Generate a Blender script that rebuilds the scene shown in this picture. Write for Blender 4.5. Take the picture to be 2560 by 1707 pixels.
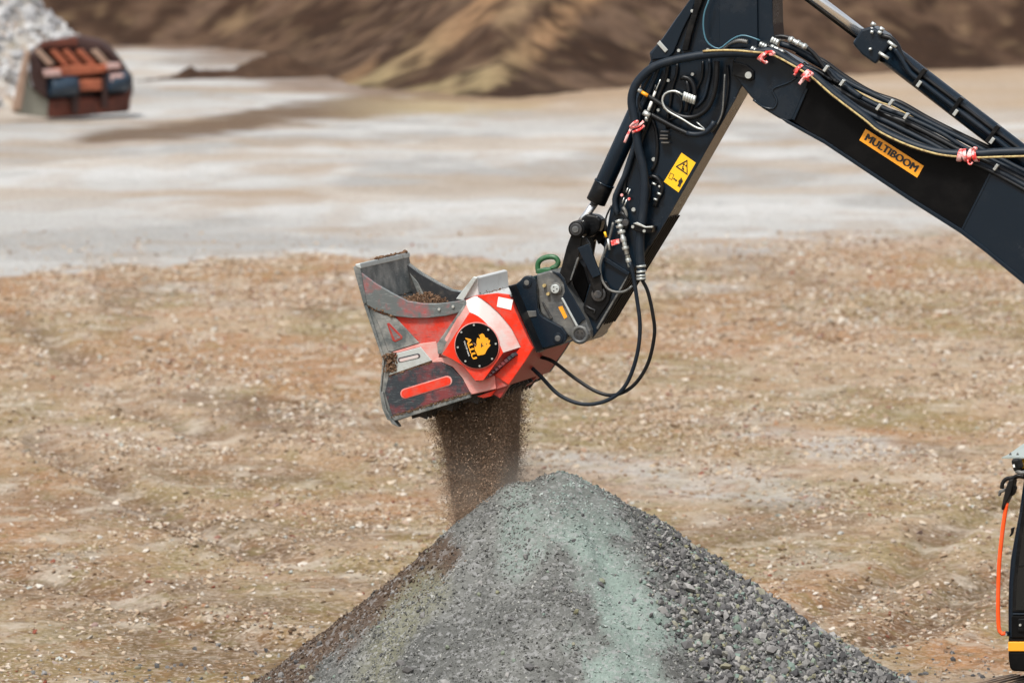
import bpy, bmesh, math, random
import numpy as np
from mathutils import Vector, Matrix, Euler

for _o in list(bpy.data.objects):
    bpy.data.objects.remove(_o)
scene = bpy.context.scene
COL = scene.collection
rng = np.random.default_rng(7)
random.seed(7)

# ------------------------------------------------------------------ camera
CAM = np.array([0.0, -47.4, 7.5])
FPX, CX, CY = 2560 * 200 / 36.0, 1280.0, 853.5
PITCH = math.atan(1220.5 / FPX)
cam_d = bpy.data.cameras.new('camera')
cam_d.lens = 200
cam_d.sensor_width = 36
cam_d.clip_start = 0.5
cam_d.clip_end = 3000
cam_d.dof.use_dof = True
cam_d.dof.focus_distance = 46.6
cam_d.dof.aperture_fstop = 2.6
cam = bpy.data.objects.new('camera', cam_d)
cam.location = CAM
cam.rotation_euler = (math.pi / 2 - PITCH, 0, 0)
COL.objects.link(cam)
scene.camera = cam

# ------------------------------------------------------------------ sky, sun, exposure
SUN_EL, SUN_AZ = 58.0, 205.0          # overcast day: a broad soft sun behind thin cloud, high and left of the camera
wd = bpy.data.worlds.new('World')
scene.world = wd
wd.use_nodes = True
nt = wd.node_tree
bgn = nt.nodes['Background']
sky = nt.nodes.new('ShaderNodeTexSky')
sky.sky_type = 'NISHITA'
sky.sun_disc = False
sky.sun_elevation = math.radians(SUN_EL)
sky.sun_rotation = math.radians(SUN_AZ)
sky.dust_density = 3.0
sky.air_density = 1.0
hs = nt.nodes.new('ShaderNodeHueSaturation')
hs.inputs['Saturation'].default_value = 0.30
nt.links.new(sky.outputs[0], hs.inputs['Color'])
nt.links.new(hs.outputs[0], bgn.inputs[0])
bgn.inputs[1].default_value = 0.07
sl = bpy.data.lights.new('sun', 'SUN')
sl.energy = 1.5
sl.angle = math.radians(10)
sl.color = (1.0, 0.96, 0.90)
sun = bpy.data.objects.new('sun', sl)
az = math.radians(SUN_AZ)
el = math.radians(SUN_EL)
sdir = Vector((math.sin(az) * math.cos(el), math.cos(az) * math.cos(el), math.sin(el)))
sun.rotation_euler = sdir.to_track_quat('Z', 'Y').to_euler()
COL.objects.link(sun)
scene.view_settings.view_transform = 'Standard'
scene.view_settings.look = 'None'
scene.view_settings.gamma = 1
scene.view_settings.exposure = 1.42

# ------------------------------------------------------------------ helpers: pixels to places
YAW = math.radians(16)
UU = np.array([math.cos(YAW), -math.sin(YAW), 0.0])     # along the machine, towards its rear
WW = np.array([math.sin(YAW), math.cos(YAW), 0.0])      # across the machine, away from the camera
ZZ = np.array([0, 0, 1.0])


def ray(px, py):
    X, Y = (px - CX) / FPX, -(py - CY) / FPX
    return np.array([X, math.cos(PITCH) + Y * math.sin(PITCH), -math.sin(PITCH) + Y * math.cos(PITCH)])


def P(px, py, w=0.0):
    """point of the machine's side plane at offset w"""
    d = ray(px, py)
    t = (w - CAM.dot(WW)) / d.dot(WW)
    return CAM + t * d


def GZ(px, py, z=0.0):
    d = ray(px, py)
    return CAM + d * ((z - CAM[2]) / d[2])


def GY(px, py, y=0.0):
    d = ray(px, py)
    return CAM + d * ((y - CAM[1]) / d[1])


def topx(x, y, z):
    """photograph coordinates of points (arrays)"""
    dx, dy, dz = x - CAM[0], y - CAM[1], z - CAM[2]
    f = dy * math.cos(PITCH) - dz * math.sin(PITCH)
    u = dy * math.sin(PITCH) + dz * math.cos(PITCH)
    return CX + FPX * dx / f, CY - FPX * u / f


def crop(x0, y0, s):
    return lambda x, y: (x0 + x / s, y0 + y / s)


cA = crop(860, 600, 3.136)
cB = crop(1240, 480, 3.4087)
cC = crop(1400, 0, 3.92)
cD = crop(1420, 180, 3.136)
cE = crop(1900, 0, 3.5636)
cF = crop(2060, 300, 3.734)
cG = crop(2400, 1080, 2.5)
cH = crop(1120, 780, 9.8)
cJ = crop(0, 0, 2.868)
cS = crop(0, 0, 0.91875)


def mp(c, pts):
    return [c(*p) for p in pts]


def lin(r, g, b, k=1.0):
    def f(c):
        c /= 255.0
        return (c / 12.92 if c <= 0.04045 else ((c + 0.055) / 1.055) ** 2.4) * k
    return (f(r), f(g), f(b), 1.0)


def smooth(a, b, x):
    t = np.clip((x - a) / (b - a), 0, 1)
    return t * t * (3 - 2 * t)


def _hash(ix, iy, seed):
    n = (ix.astype(np.int64) * 374761393 + iy.astype(np.int64) * 668265263 + seed * 1274126177) & 0x7fffffff
    n = ((n ^ (n >> 13)) * 1274126177) & 0x7fffffff
    n = n ^ (n >> 16)
    return (n & 0xffff) / 65535.0


def vnoise(x, y, seed=0):
    ix, iy = np.floor(x), np.floor(y)
    fx, fy = x - ix, y - iy
    fx, fy = fx * fx * (3 - 2 * fx), fy * fy * (3 - 2 * fy)
    a, b = _hash(ix, iy, seed), _hash(ix + 1, iy, seed)
    c, d = _hash(ix, iy + 1, seed), _hash(ix + 1, iy + 1, seed)
    return (a * (1 - fx) + b * fx) * (1 - fy) + (c * (1 - fx) + d * fx) * fy


def fbm(x, y, seed=0, octv=4):
    s, a, t = 0, 1.0, 0
    for i in range(octv):
        s = s + a * vnoise(x, y, seed + i * 17)
        t += a
        a *= 0.5
        x, y = x * 2.03 + 3.1, y * 2.03 + 1.7
    return s / t


# ------------------------------------------------------------------ helpers: objects
def tag(o, label=None, cat=None, group=None, kind=None):
    if label: o['label'] = label
    if cat: o['category'] = cat
    if group: o['group'] = group
    if kind: o['kind'] = kind
    return o


def empty(name, loc, label, cat, group=None):
    o = bpy.data.objects.new(name, None)
    o.empty_display_size = 0.3
    o.location = loc
    COL.objects.link(o)
    return tag(o, label, cat, group)


def origin_of(parent):
    loc = Vector((0, 0, 0))
    while parent is not None:
        loc = loc + parent.location
        parent = parent.parent
    return loc


def finish(name, me, mat, parent=None, bevel=0.0, smooth_deg=None, seg=2):
    if mat is not None:
        me.materials.append(mat)
    o = bpy.data.objects.new(name, me)
    COL.objects.link(o)
    if parent is not None:
        o.parent = parent
    if bevel:
        m = o.modifiers.new('bevel', 'BEVEL')
        m.width = bevel
        m.segments = seg
        m.limit_method = 'ANGLE'
        m.angle_limit = math.radians(35)
        m.harden_normals = False
    return o


class MB:
    def __init__(self):
        self.v, self.f, self.sm = [], [], []

    def add(self, verts, faces, sm=False):
        b = len(self.v)
        self.v += [tuple(map(float, q)) for q in verts]
        self.f += [tuple(b + i for i in fc) for fc in faces]
        self.sm += [sm] * len(faces)
        return self

    def prism(self, pts, vec):
        """closed outline pts (3D) extruded by vec"""
        n = len(pts)
        pts = [np.array(p, float) for p in pts]
        vec = np.array(vec, float)
        self.add(pts + [p + vec for p in pts],
                 [tuple(range(n)), tuple(range(2 * n - 1, n - 1, -1))] + [(i, i + n, (i + 1) % n + n, (i + 1) % n) for i in range(n)])
        return self

    def px(self, outline, w0, w1):
        """outline in photograph coordinates on the plane w0, extruded to w1"""
        return self.prism([P(x, y, w0) for x, y in outline], WW * (w1 - w0))

    def loft(self, a, b, cap0=True, cap1=True):
        n = len(a)
        fs = [(i, i + n, (i + 1) % n + n, (i + 1) % n) for i in range(n)]
        if cap0: fs.append(tuple(range(n)))
        if cap1: fs.append(tuple(range(2 * n - 1, n - 1, -1)))
        return self.add(list(a) + list(b), fs)

    def box(self, c, ax, ay, az_):
        c = np.array(c, float); ax = np.array(ax, float); ay = np.array(ay, float); az_ = np.array(az_, float)
        return self.prism([c - ax - ay - az_, c + ax - ay - az_, c + ax + ay - az_, c - ax + ay - az_], 2 * az_)

    def tube(self, pts, r, n=10, corr=0.0, pitch=0.03, caps=True, sm=True):
        pts = np.array(pts, float)
        m = len(pts)
        rad = np.full(m, r) if np.isscalar(r) else np.array(r, float)
        tang = np.gradient(pts, axis=0)
        tang /= np.linalg.norm(tang, axis=1)[:, None] + 1e-12
        ref = np.array([0.3, 0.5, 0.8])
        nrm = np.cross(tang[0], ref); nrm /= np.linalg.norm(nrm)
        verts = []
        for i in range(m):
            nrm = nrm - tang[i] * nrm.dot(tang[i]); nrm /= np.linalg.norm(nrm)
            bi = np.cross(tang[i], nrm)
            for k in range(n):
                a = 2 * math.pi * k / n
                verts.append(pts[i] + rad[i] * (math.cos(a) * nrm + math.sin(a) * bi))
        fs = [(i * n + k, i * n + (k + 1) % n, (i + 1) * n + (k + 1) % n, (i + 1) * n + k) for i in range(m - 1) for k in range(n)]
        self.add(verts, fs, sm)
        if caps:
            b = len(self.v) - len(verts)
            self.f += [tuple(b + k for k in range(n - 1, -1, -1)), tuple(b + (m - 1) * n + k for k in range(n))]
            self.sm += [False, False]
        return self

    def cyl(self, a, b, r, n=20, r2=None):
        a = np.array(a, float); b = np.array(b, float)
        return self.tube([a, b], [r, r if r2 is None else r2], n)

    def build(self, name, mat, parent=None, bevel=0.0, label=None, kind=None, seg=2):
        org = np.array(origin_of(parent))
        me = bpy.data.meshes.new(name)
        me.from_pydata([tuple(np.array(v) - org) for v in self.v], [], self.f)
        me.polygons.foreach_set('use_smooth', self.sm)
        bm = bmesh.new(); bm.from_mesh(me)
        bmesh.ops.recalc_face_normals(bm, faces=bm.faces)
        bm.to_mesh(me); bm.free()
        o = finish(name, me, mat, parent, bevel, seg=seg)
        return tag(o, label, kind=kind)


def spline(pts, per=10):
    pts = [np.array(p, float) for p in pts]
    q = [2 * pts[0] - pts[1]] + pts + [2 * pts[-1] - pts[-2]]
    out = []
    for i in range(1, len(q) - 2):
        p0, p1, p2, p3 = q[i - 1], q[i], q[i + 1], q[i + 2]
        for k in range(per):
            t = k / per
            out.append(0.5 * ((2 * p1) + (p2 - p0) * t + (2 * p0 - 5 * p1 + 4 * p2 - p3) * t * t + (3 * p1 - p0 - 3 * p2 + p3) * t ** 3))
    out.append(pts[-1])
    return np.array(out)


def resample(pts, step):
    d = np.r_[0, np.cumsum(np.linalg.norm(np.diff(pts, axis=0), axis=1))]
    n = max(4, int(d[-1] / step))
    s = np.linspace(0, d[-1], n)
    return np.stack([np.interp(s, d, pts[:, k]) for k in range(3)], 1)


def hose(name, c, pts, w, r, mat, parent, corr=False, n=10, label=None):
    """pts in crop coordinates; w constant or list"""
    ws = [w] * len(pts) if np.isscalar(w) else w
    q = spline([P(*c(*p), ww) for p, ww in zip(pts, ws)])
    if corr:
        q = resample(q, 0.0075)
        rad = r * (1 + 0.16 * np.where(np.arange(len(q)) % 2 == 0, 1, -1))
        return MB().tube(q, rad, n).build(name, mat, parent, label=label)
    return MB().tube(resample(q, 0.03), r, n).build(name, mat, parent, label=label)


def circle(center, r, n, e1, e2):
    return [center + r * (math.cos(2 * math.pi * k / n) * e1 + math.sin(2 * math.pi * k / n) * e2) for k in range(n)]


def capsule_px(a, b, r, n=8):
    """rounded slot outline in crop units"""
    ax, ay = a; bx, by = b
    ang = math.atan2(by - ay, bx - ax)
    o = []
    for k in range(n + 1):
        t = ang - math.pi / 2 + math.pi * k / n
        o.append((bx + r * math.cos(t), by + r * math.sin(t)))
    for k in range(n + 1):
        t = ang + math.pi / 2 + math.pi * k / n
        o.append((ax + r * math.cos(t), ay + r * math.sin(t)))
    return o


def text_mesh(s, size, name, origin, e1, e2, nrm, depth, mat, parent, center=True, bold=0.0, squeeze=1.0, label=None):
    """lettering as one mesh; bold > 0 lays three slightly shifted copies of the letters"""
    cu = bpy.data.curves.new(name, 'FONT')
    cu.body = s
    cu.size = size
    cu.extrude = depth / 2
    cu.resolution_u = 3
    if center:
        cu.align_x = 'CENTER'; cu.align_y = 'CENTER'
    tmp = bpy.data.objects.new(name + '_tmp', cu)
    COL.objects.link(tmp)
    dg = bpy.context.evaluated_depsgraph_get()
    me = bpy.data.meshes.new_from_object(tmp.evaluated_get(dg))
    bpy.data.objects.remove(tmp); bpy.data.curves.remove(cu)
    me.materials.clear()
    org = np.array(origin_of(parent))
    m = MB()
    for k in ((-1, 0, 1) if bold else (0,)):
        V = [np.array(origin) + e1 * (v.co.x * squeeze + k * bold) + e2 * (v.co.y + k * bold * 0.4) + nrm * (v.co.z + 0.0006 * k) for v in me.vertices]
        m.add(V, [tuple(p.vertices) for p in me.polygons])
    bpy.data.meshes.remove(me)
    return m.build(name, mat, parent, label=label)


# ------------------------------------------------------------------ helpers: materials
def newmat(name):
    m = bpy.data.materials.new(name)
    m.use_nodes = True
    return m, m.node_tree.nodes, m.node_tree.links, m.node_tree.nodes['Principled BSDF']


def node(N, t, **kw):
    n = N.new(t)
    for k, v in kw.items():
        if k in n.inputs.keys(): n.inputs[k].default_value = v
        else: setattr(n, k, v)
    return n


def noise_fac(N, L, scale, detail=4, rough=0.6, lo=0.4, hi=0.6, coord='Object', sc=(1, 1, 1)):
    tc = node(N, 'ShaderNodeTexCoord')
    mpn = node(N, 'ShaderNodeMapping'); mpn.inputs['Scale'].default_value = sc
    nz = node(N, 'ShaderNodeTexNoise'); nz.inputs['Scale'].default_value = scale
    nz.inputs['Detail'].default_value = detail; nz.inputs['Roughness'].default_value = rough
    mr = node(N, 'ShaderNodeMapRange'); mr.inputs['From Min'].default_value = lo; mr.inputs['From Max'].default_value = hi
    L.new(tc.outputs[coord], mpn.inputs[0]); L.new(mpn.outputs[0], nz.inputs['Vector']); L.new(nz.outputs['Fac'], mr.inputs['Value'])
    return mr.outputs[0], nz


def mix(N, L, fac, a, b):
    m = node(N, 'ShaderNodeMix'); m.data_type = 'RGBA'
    for sock, val in ((m.inputs[0], fac), (m.inputs[6], a), (m.inputs[7], b)):
        if isinstance(val, bpy.types.NodeSocket): L.new(val, sock)
        else: sock.default_value = val
    return m.outputs[2]


def paint(name, base, dirt=None, amount=0.3, rough=0.45, metal=0.0, scale=6.0, spec=0.5, lo=0.5, hi=0.72, bump=0.02, scratch=None, scr_amt=0.5, sc=(1, 1, 1)):
    m, N, L, B = newmat(name)
    col = base
    if dirt is not None:
        f, nz = noise_fac(N, L, scale, 7, 0.68, lo, hi, sc=sc)
        mu = node(N, 'ShaderNodeMath', operation='MULTIPLY'); mu.inputs[1].default_value = amount
        L.new(f, mu.inputs[0])
        col = mix(N, L, mu.outputs[0], base, dirt)
        r = node(N, 'ShaderNodeMapRange'); r.inputs['To Min'].default_value = rough; r.inputs['To Max'].default_value = min(1, rough + 0.35)
        L.new(mu.outputs[0], r.inputs['Value']); L.new(r.outputs[0], B.inputs['Roughness'])
    else:
        B.inputs['Roughness'].default_value = rough
    if scratch is not None:
        f2, _ = noise_fac(N, L, scale * 2.2, 7, 0.78, 0.55, 0.63, sc=(1.2, 1.2, 9))
        mu2 = node(N, 'ShaderNodeMath', operation='MULTIPLY'); mu2.inputs[1].default_value = scr_amt
        L.new(f2, mu2.inputs[0])
        col = mix(N, L, mu2.outputs[0], col, scratch)
    if isinstance(col, tuple): B.inputs['Base Color'].default_value = col
    else: L.new(col, B.inputs['Base Color'])
    B.inputs['Metallic'].default_value = metal
    B.inputs['Specular IOR Level'].default_value = spec
    if bump:
        nb = node(N, 'ShaderNodeTexNoise'); nb.inputs['Scale'].default_value = 60; nb.inputs['Detail'].default_value = 3
        tc = node(N, 'ShaderNodeTexCoord'); L.new(tc.outputs['Object'], nb.inputs['Vector'])
        bp = node(N, 'ShaderNodeBump'); bp.inputs['Strength'].default_value = bump * 5; bp.inputs['Distance'].default_value = 0.004
        L.new(nb.outputs['Fac'], bp.inputs['Height']); L.new(bp.outputs[0], B.inputs['Normal'])
    return m


def stones_mat(name, stops, rough=0.9, obj_random=False, bump=True):
    m, N, L, B = newmat(name)
    if obj_random:
        src = node(N, 'ShaderNodeObjectInfo').outputs['Random']
    else:
        src = node(N, 'ShaderNodeNewGeometry').outputs['Random Per Island']
    cr = node(N, 'ShaderNodeValToRGB')
    el_ = cr.color_ramp.elements
    while len(el_) < len(stops): el_.new(0.5)
    for e, (p_, c_) in zip(el_, stops):
        e.position = p_; e.color = c_
    L.new(src, cr.inputs[0])
    f, nz = noise_fac(N, L, 55, 4, 0.65, 0.25, 0.8, coord='Object')
    mul = node(N, 'ShaderNodeMix'); mul.data_type = 'RGBA'; mul.blend_type = 'MULTIPLY'; mul.inputs[0].default_value = 0.3
    cmb = node(N, 'ShaderNodeCombineColor')
    for k in range(3): L.new(f, cmb.inputs[k])
    L.new(cr.outputs[0], mul.inputs[6]); L.new(cmb.outputs[0], mul.inputs[7])
    L.new(mul.outputs[2], B.inputs['Base Color'])
    B.inputs['Roughness'].default_value = rough
    B.inputs['Specular IOR Level'].default_value = 0.2
    return m


def terrain_mat(name, grain_scale, grain_amt, bump_dist, speck=None, speck_scale=30.0, mottle=()):
    """colour from the 'soil' attribute (soil kind laid out on the land) broken up by grain"""
    m, N, L, B = newmat(name)
    at = node(N, 'ShaderNodeAttribute'); at.attribute_name = 'soil'
    f, nz = noise_fac(N, L, grain_scale, 8, 0.72, 0.28, 0.72)
    ramp = node(N, 'ShaderNodeMapRange'); ramp.inputs['To Min'].default_value = 1 - grain_amt; ramp.inputs['To Max'].default_value = 1 + grain_amt * 0.75
    L.new(f, ramp.inputs['Value'])
    cmb = node(N, 'ShaderNodeCombineColor')
    for k in range(3): L.new(ramp.outputs[0], cmb.inputs[k])
    mul = node(N, 'ShaderNodeMix'); mul.data_type = 'RGBA'; mul.blend_type = 'MULTIPLY'; mul.inputs[0].default_value = 1.0
    L.new(at.outputs['Color'], mul.inputs[6]); L.new(cmb.outputs[0], mul.inputs[7])
    col = mul.outputs[2]
    for sc_, lo_, hi_, am_, cl_ in mottle:
        fm, _ = noise_fac(N, L, sc_, 9, 0.7, lo_, hi_, sc=(1.0, 0.8, 1.0))
        mm = node(N, 'ShaderNodeMath', operation='MULTIPLY'); mm.inputs[1].default_value = am_
        L.new(fm, mm.inputs[0])
        mk = node(N, 'ShaderNodeMath', operation='MULTIPLY'); L.new(mm.outputs[0], mk.inputs[0]); L.new(at.outputs['Alpha'], mk.inputs[1])
        col = mix(N, L, mk.outputs[0], col, cl_)
    if speck is not None:
        vt = node(N, 'ShaderNodeTexVoronoi'); vt.inputs['Scale'].default_value = speck_scale
        tc = node(N, 'ShaderNodeTexCoord'); L.new(tc.outputs['Object'], vt.inputs['Vector'])
        sp = node(N, 'ShaderNodeSeparateColor'); L.new(vt.outputs['Color'], sp.inputs[0])
        gt = node(N, 'ShaderNodeMapRange'); gt.inputs['From Min'].default_value = 0.62; gt.inputs['From Max'].default_value = 0.95; gt.inputs['To Max'].default_value = 0.55
        L.new(sp.outputs[0], gt.inputs['Value'])
        gm = node(N, 'ShaderNodeMath', operation='MULTIPLY'); L.new(gt.outputs[0], gm.inputs[0]); L.new(at.outputs['Alpha'], gm.inputs[1])
        col = mix(N, L, gm.outputs[0], col, speck)
    L.new(col, B.inputs['Base Color'])
    B.inputs['Roughness'].default_value = 0.95
    B.inputs['Specular IOR Level'].default_value = 0.15
    bp = node(N, 'ShaderNodeBump'); bp.inputs['Strength'].default_value = 0.8; bp.inputs['Distance'].default_value = bump_dist
    L.new(nz.outputs['Fac'], bp.inputs['Height']); L.new(bp.outputs[0], B.inputs['Normal'])
    return m


def grid_mesh(name, xs, ys, zf, colf, mat, parent=None):
    X, Y = np.meshgrid(xs, ys)
    X, Y = X.ravel(), Y.ravel()
    Zv = zf(X, Y)
    C = colf(X, Y, Zv)
    nx, ny = len(xs), len(ys)
    idx = np.arange(nx * ny).reshape(ny, nx)
    F = np.stack([idx[:-1, :-1], idx[:-1, 1:], idx[1:, 1:], idx[1:, :-1]], -1).reshape(-1, 4)
    org = np.array(origin_of(parent))
    me = bpy.data.meshes.new(name)
    np_mesh(me, np.stack([X, Y, Zv], 1) - org, F)
    at = me.attributes.new('soil', 'FLOAT_COLOR', 'POINT')
    at.data.foreach_set('color', (C if C.shape[1] == 4 else np.concatenate([C, np.ones((len(C), 1))], 1)).astype(np.float32).ravel())
    me.polygons.foreach_set('use_smooth', np.ones(len(F), bool))
    return finish(name, me, mat, parent)


def np_mesh(me, V, F):
    n, k = F.shape
    me.vertices.add(len(V)); me.vertices.foreach_set('co', np.ascontiguousarray(V, dtype=np.float32).ravel())
    me.loops.add(n * k); me.loops.foreach_set('vertex_index', np.ascontiguousarray(F, dtype=np.int32).ravel())
    me.polygons.add(n); me.polygons.foreach_set('loop_start', np.arange(0, n * k, k, dtype=np.int32))
    me.polygons.foreach_set('use_smooth', np.zeros(n, bool))
    me.update(calc_edges=True)


def rock_variants(n, seed, flat=0.6, jit=0.28, sub=1):
    r = np.random.default_rng(seed)
    out = []
    for i in range(n):
        bm = bmesh.new(); bmesh.ops.create_icosphere(bm, subdivisions=sub, radius=1)
        V = np.array([v.co[:] for v in bm.verts]); F = np.array([[v.index for v in f.verts] for f in bm.faces]); bm.free()
        V = V * (1 + r.uniform(-jit, jit, (len(V), 1)))
        for _ in range(6):          # cut flat faces as broken stone has
            d = r.normal(size=3); d /= np.linalg.norm(d); c = r.uniform(0.34, 0.70)
            h = V @ d; V = V - np.outer(np.maximum(h - c, 0), d)
        V = V * np.array([1.0, r.uniform(0.65, 0.95), flat * r.uniform(0.75, 1.15)])
        out.append((V, F))
    return out


def chip_variants(n, seed, flat=0.6):
    r = np.random.default_rng(seed)
    F = np.array([[0, 2, 4], [2, 1, 4], [1, 3, 4], [3, 0, 4], [2, 0, 5], [1, 2, 5], [3, 1, 5], [0, 3, 5]])
    out = []
    for _ in range(n):
        V = np.array([[1, 0, 0], [-1, 0, 0], [0, 1, 0], [0, -1, 0], [0, 0, 1], [0, 0, -1]], float) * r.uniform(0.7, 1.25, (6, 1)) + r.normal(0, 0.15, (6, 3))
        out.append((V * np.array([1.1, 0.95, flat * r.uniform(0.8, 1.2)]), F))
    return out


def scatter_mesh(name, pos, size, variants, mat, parent, seed, tilt=0.5, nrm=None, elong=None):
    r = np.random.default_rng(seed)
    n = len(pos)
    pick = r.integers(0, len(variants), n)
    Vs, Fs, b = [], [], 0
    a = r.uniform(0, 2 * math.pi, n); t1 = r.normal(0, tilt, n); t2 = r.normal(0, tilt, n)
    ca, sa = np.cos(a), np.sin(a); c1, s1 = np.cos(t1), np.sin(t1); c2, s2 = np.cos(t2), np.sin(t2)
    Z0 = np.zeros(n); O1 = np.ones(n)
    Rz = np.stack([np.stack([ca, -sa, Z0], -1), np.stack([sa, ca, Z0], -1), np.stack([Z0, Z0, O1], -1)], 1)
    Rx = np.stack([np.stack([O1, Z0, Z0], -1), np.stack([Z0, c1, -s1], -1), np.stack([Z0, s1, c1], -1)], 1)
    Ry = np.stack([np.stack([c2, Z0, s2], -1), np.stack([Z0, O1, Z0], -1), np.stack([-s2, Z0, c2], -1)], 1)
    R = Rx @ Ry @ Rz
    org = np.array(origin_of(parent))
    for k, (V, F) in enumerate(variants):
        s = np.where(pick == k)[0]
        if len(s) == 0: continue
        q = np.einsum('nij,vj->nvi', R[s], V) * size[s][:, None, None]
        if elong is not None: q = q * elong
        q = q + pos[s][:, None, :] - org
        Vs.append(q.reshape(-1, 3))
        Fs.append((F[None] + (np.arange(len(s)) * len(V))[:, None, None] + b).reshape(-1, F.shape[1]))
        b += len(s) * len(V)
    me = bpy.data.meshes.new(name)
    np_mesh(me, np.concatenate(Vs), np.concatenate(Fs))
    o = finish(name, me, mat, parent)
    return tag(o, kind='stuff')


def stone_children(pos, size, variants_me, mat_, parent, seed, tilt=0.5, name='stone'):
    r = np.random.default_rng(seed)
    org = np.array(origin_of(parent))
    for p_, s_ in zip(pos, size):
        o = bpy.data.objects.new(name, variants_me[r.integers(len(variants_me))])
        o.parent = parent
        o.location = p_ - org
        o.rotation_euler = (r.normal(0, tilt), r.normal(0, tilt), r.uniform(0, 6.28))
        o.scale = (s_, s_, s_)
        COL.objects.link(o)


def variant_meshes(variants, mat_, nm):
    res = []
    for V, F in variants:
        me = bpy.data.meshes.new(nm); np_mesh(me, V, F); me.materials.append(mat_); res.append(me)
    return res


# light falling on level ground is about LG times a white card's value, on upright faces about LV
LG, LV = 1.0, 1.0


def g3(r, g, b, k=1.0):
    return np.array(lin(r, g, b, k)[:3])


# ================================================================== the land
def seg_dist(px_, py_, pts):
    best = np.full(px_.shape, 1e9); par = np.zeros(px_.shape)
    tot = len(pts) - 1
    for i in range(tot):
        ax, ay = pts[i]; bx, by = pts[i + 1]
        t = np.clip(((px_ - ax) * (bx - ax) + (py_ - ay) * (by - ay)) / ((bx - ax) ** 2 + (by - ay) ** 2), 0, 1)
        d = np.hypot(px_ - ax - t * (bx - ax), py_ - ay - t * (by - ay))
        u = d < best
        best = np.where(u, d, best); par = np.where(u, (i + t) / tot, par)
    return best, par


# wheel and crawler ruts pressed into the yard (metres)
RUTS = [[tuple(GZ(a_, b_)[:2]) for a_, b_ in pts] for pts in (
    [(2760, 1190), (2480, 1268), (2350, 1330), (2270, 1420), (2160, 1500), (1900, 1575), (1500, 1640)],
    [(2900, 1330), (2600, 1400), (2420, 1480), (2250, 1590), (1950, 1680), (1500, 1740)],
    [(-200, 720), (60, 800), (170, 880), (330, 1010), (600, 1120), (1000, 1180), (1500, 1200)],
    [(-200, 980), (150, 1130), (420, 1290), (640, 1380), (800, 1420), (1100, 1440)],
    [(-100, 1400), (250, 1480), (480, 1560), (640, 1600), (900, 1620)],
    [(1500, 760), (1800, 800), (2150, 860), (2560, 880), (2900, 900)])]


def rut_fields(x, y):
    f = np.zeros(x.shape); side = np.zeros(x.shape)
    wob = 0.5 * (fbm(x / 1.2, y / 1.2, 15, 3) - 0.5)
    for pts in RUTS:
        d, _ = seg_dist(x, y, pts)
        d = np.abs(d + wob)
        f = np.maximum(f, smooth(0.42, 0.12, d))
        side = np.maximum(side, np.exp(-((d - 0.58) / 0.16) ** 2))
    return f, side


def yard_edge(x):
    return np.interp(x, [-30, -9.1, -7.5, -5.8, -2.8, 0, 3, 6, 9, 30], [96, 100.5, 103.5, 105.6, 104.4, 105, 106.5, 109, 112, 121])


def pale_mask(x, y):
    """1 where the pale washed gravel lies, 0 on the brown yard"""
    e = y - CAM[1] - yard_edge(x) + 11.0 * (fbm(x / 1.7, y / 8.0, 91, 6) - 0.5) + 4.0 * (fbm(x / 0.8, y / 1.6, 95, 4) - 0.5)
    soft = np.interp(x, [-10, 0, 3, 9], [0.8, 1.1, 3.0, 7.0])
    return smooth(-1, 1, e / soft)


def ground_z(x, y):
    d = y - CAM[1]
    z = 0.12 * (fbm(x / 3.0, y / 5.0, 5, 4) - 0.5) + 0.07 * (fbm(x / 0.7, y / 0.9, 9, 4) - 0.5)
    f, side = rut_fields(x, y)
    z = z - 0.10 * f + 0.07 * side * fbm(x / 0.3, y / 0.3, 19, 3)
    e = d - yard_edge(x)
    z = z + 0.06 * np.exp(-((e + 3) / 3.0) ** 2) * fbm(x / 1.5, y / 3, 21, 4) - 0.10 * smooth(-1, 8, e)
    return z * smooth(30, 46, d)


K = 0.62     # photo value -> soil colour
TAN, TAN2 = g3(200, 174, 144, K), g3(180, 150, 116, K)
OCH, OLV, DRK = g3(190, 138, 92, K), g3(162, 146, 98, K), g3(116, 92, 70, K)
PALE, PALE2, GREY = g3(228, 228, 226, K), g3(210, 209, 206, K), g3(186, 185, 182, K)
BRN, DBRN, SLTAN, SLOLV = g3(112, 88, 70, K * 1.1), g3(74, 54, 41, K * 1.1), g3(172, 136, 102, K * 1.15), g3(184, 164, 124, K * 1.1)


def lerp(a, b, t):
    t = np.asarray(t)[:, None]
    return a * (1 - t) + b * t


# foot of the bank of dug soil
bx_px = np.array([-900, 0, 450, 640, 760, 900, 1150, 1300, 1600, 2000, 2560, 3600])
bx_py = np.array([104, 112, 112, 124, 186, 212, 236, 238, 212, 186, 160, 140])
_b = np.array([GZ(a, b) for a, b in zip(bx_px, bx_py)])


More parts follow.
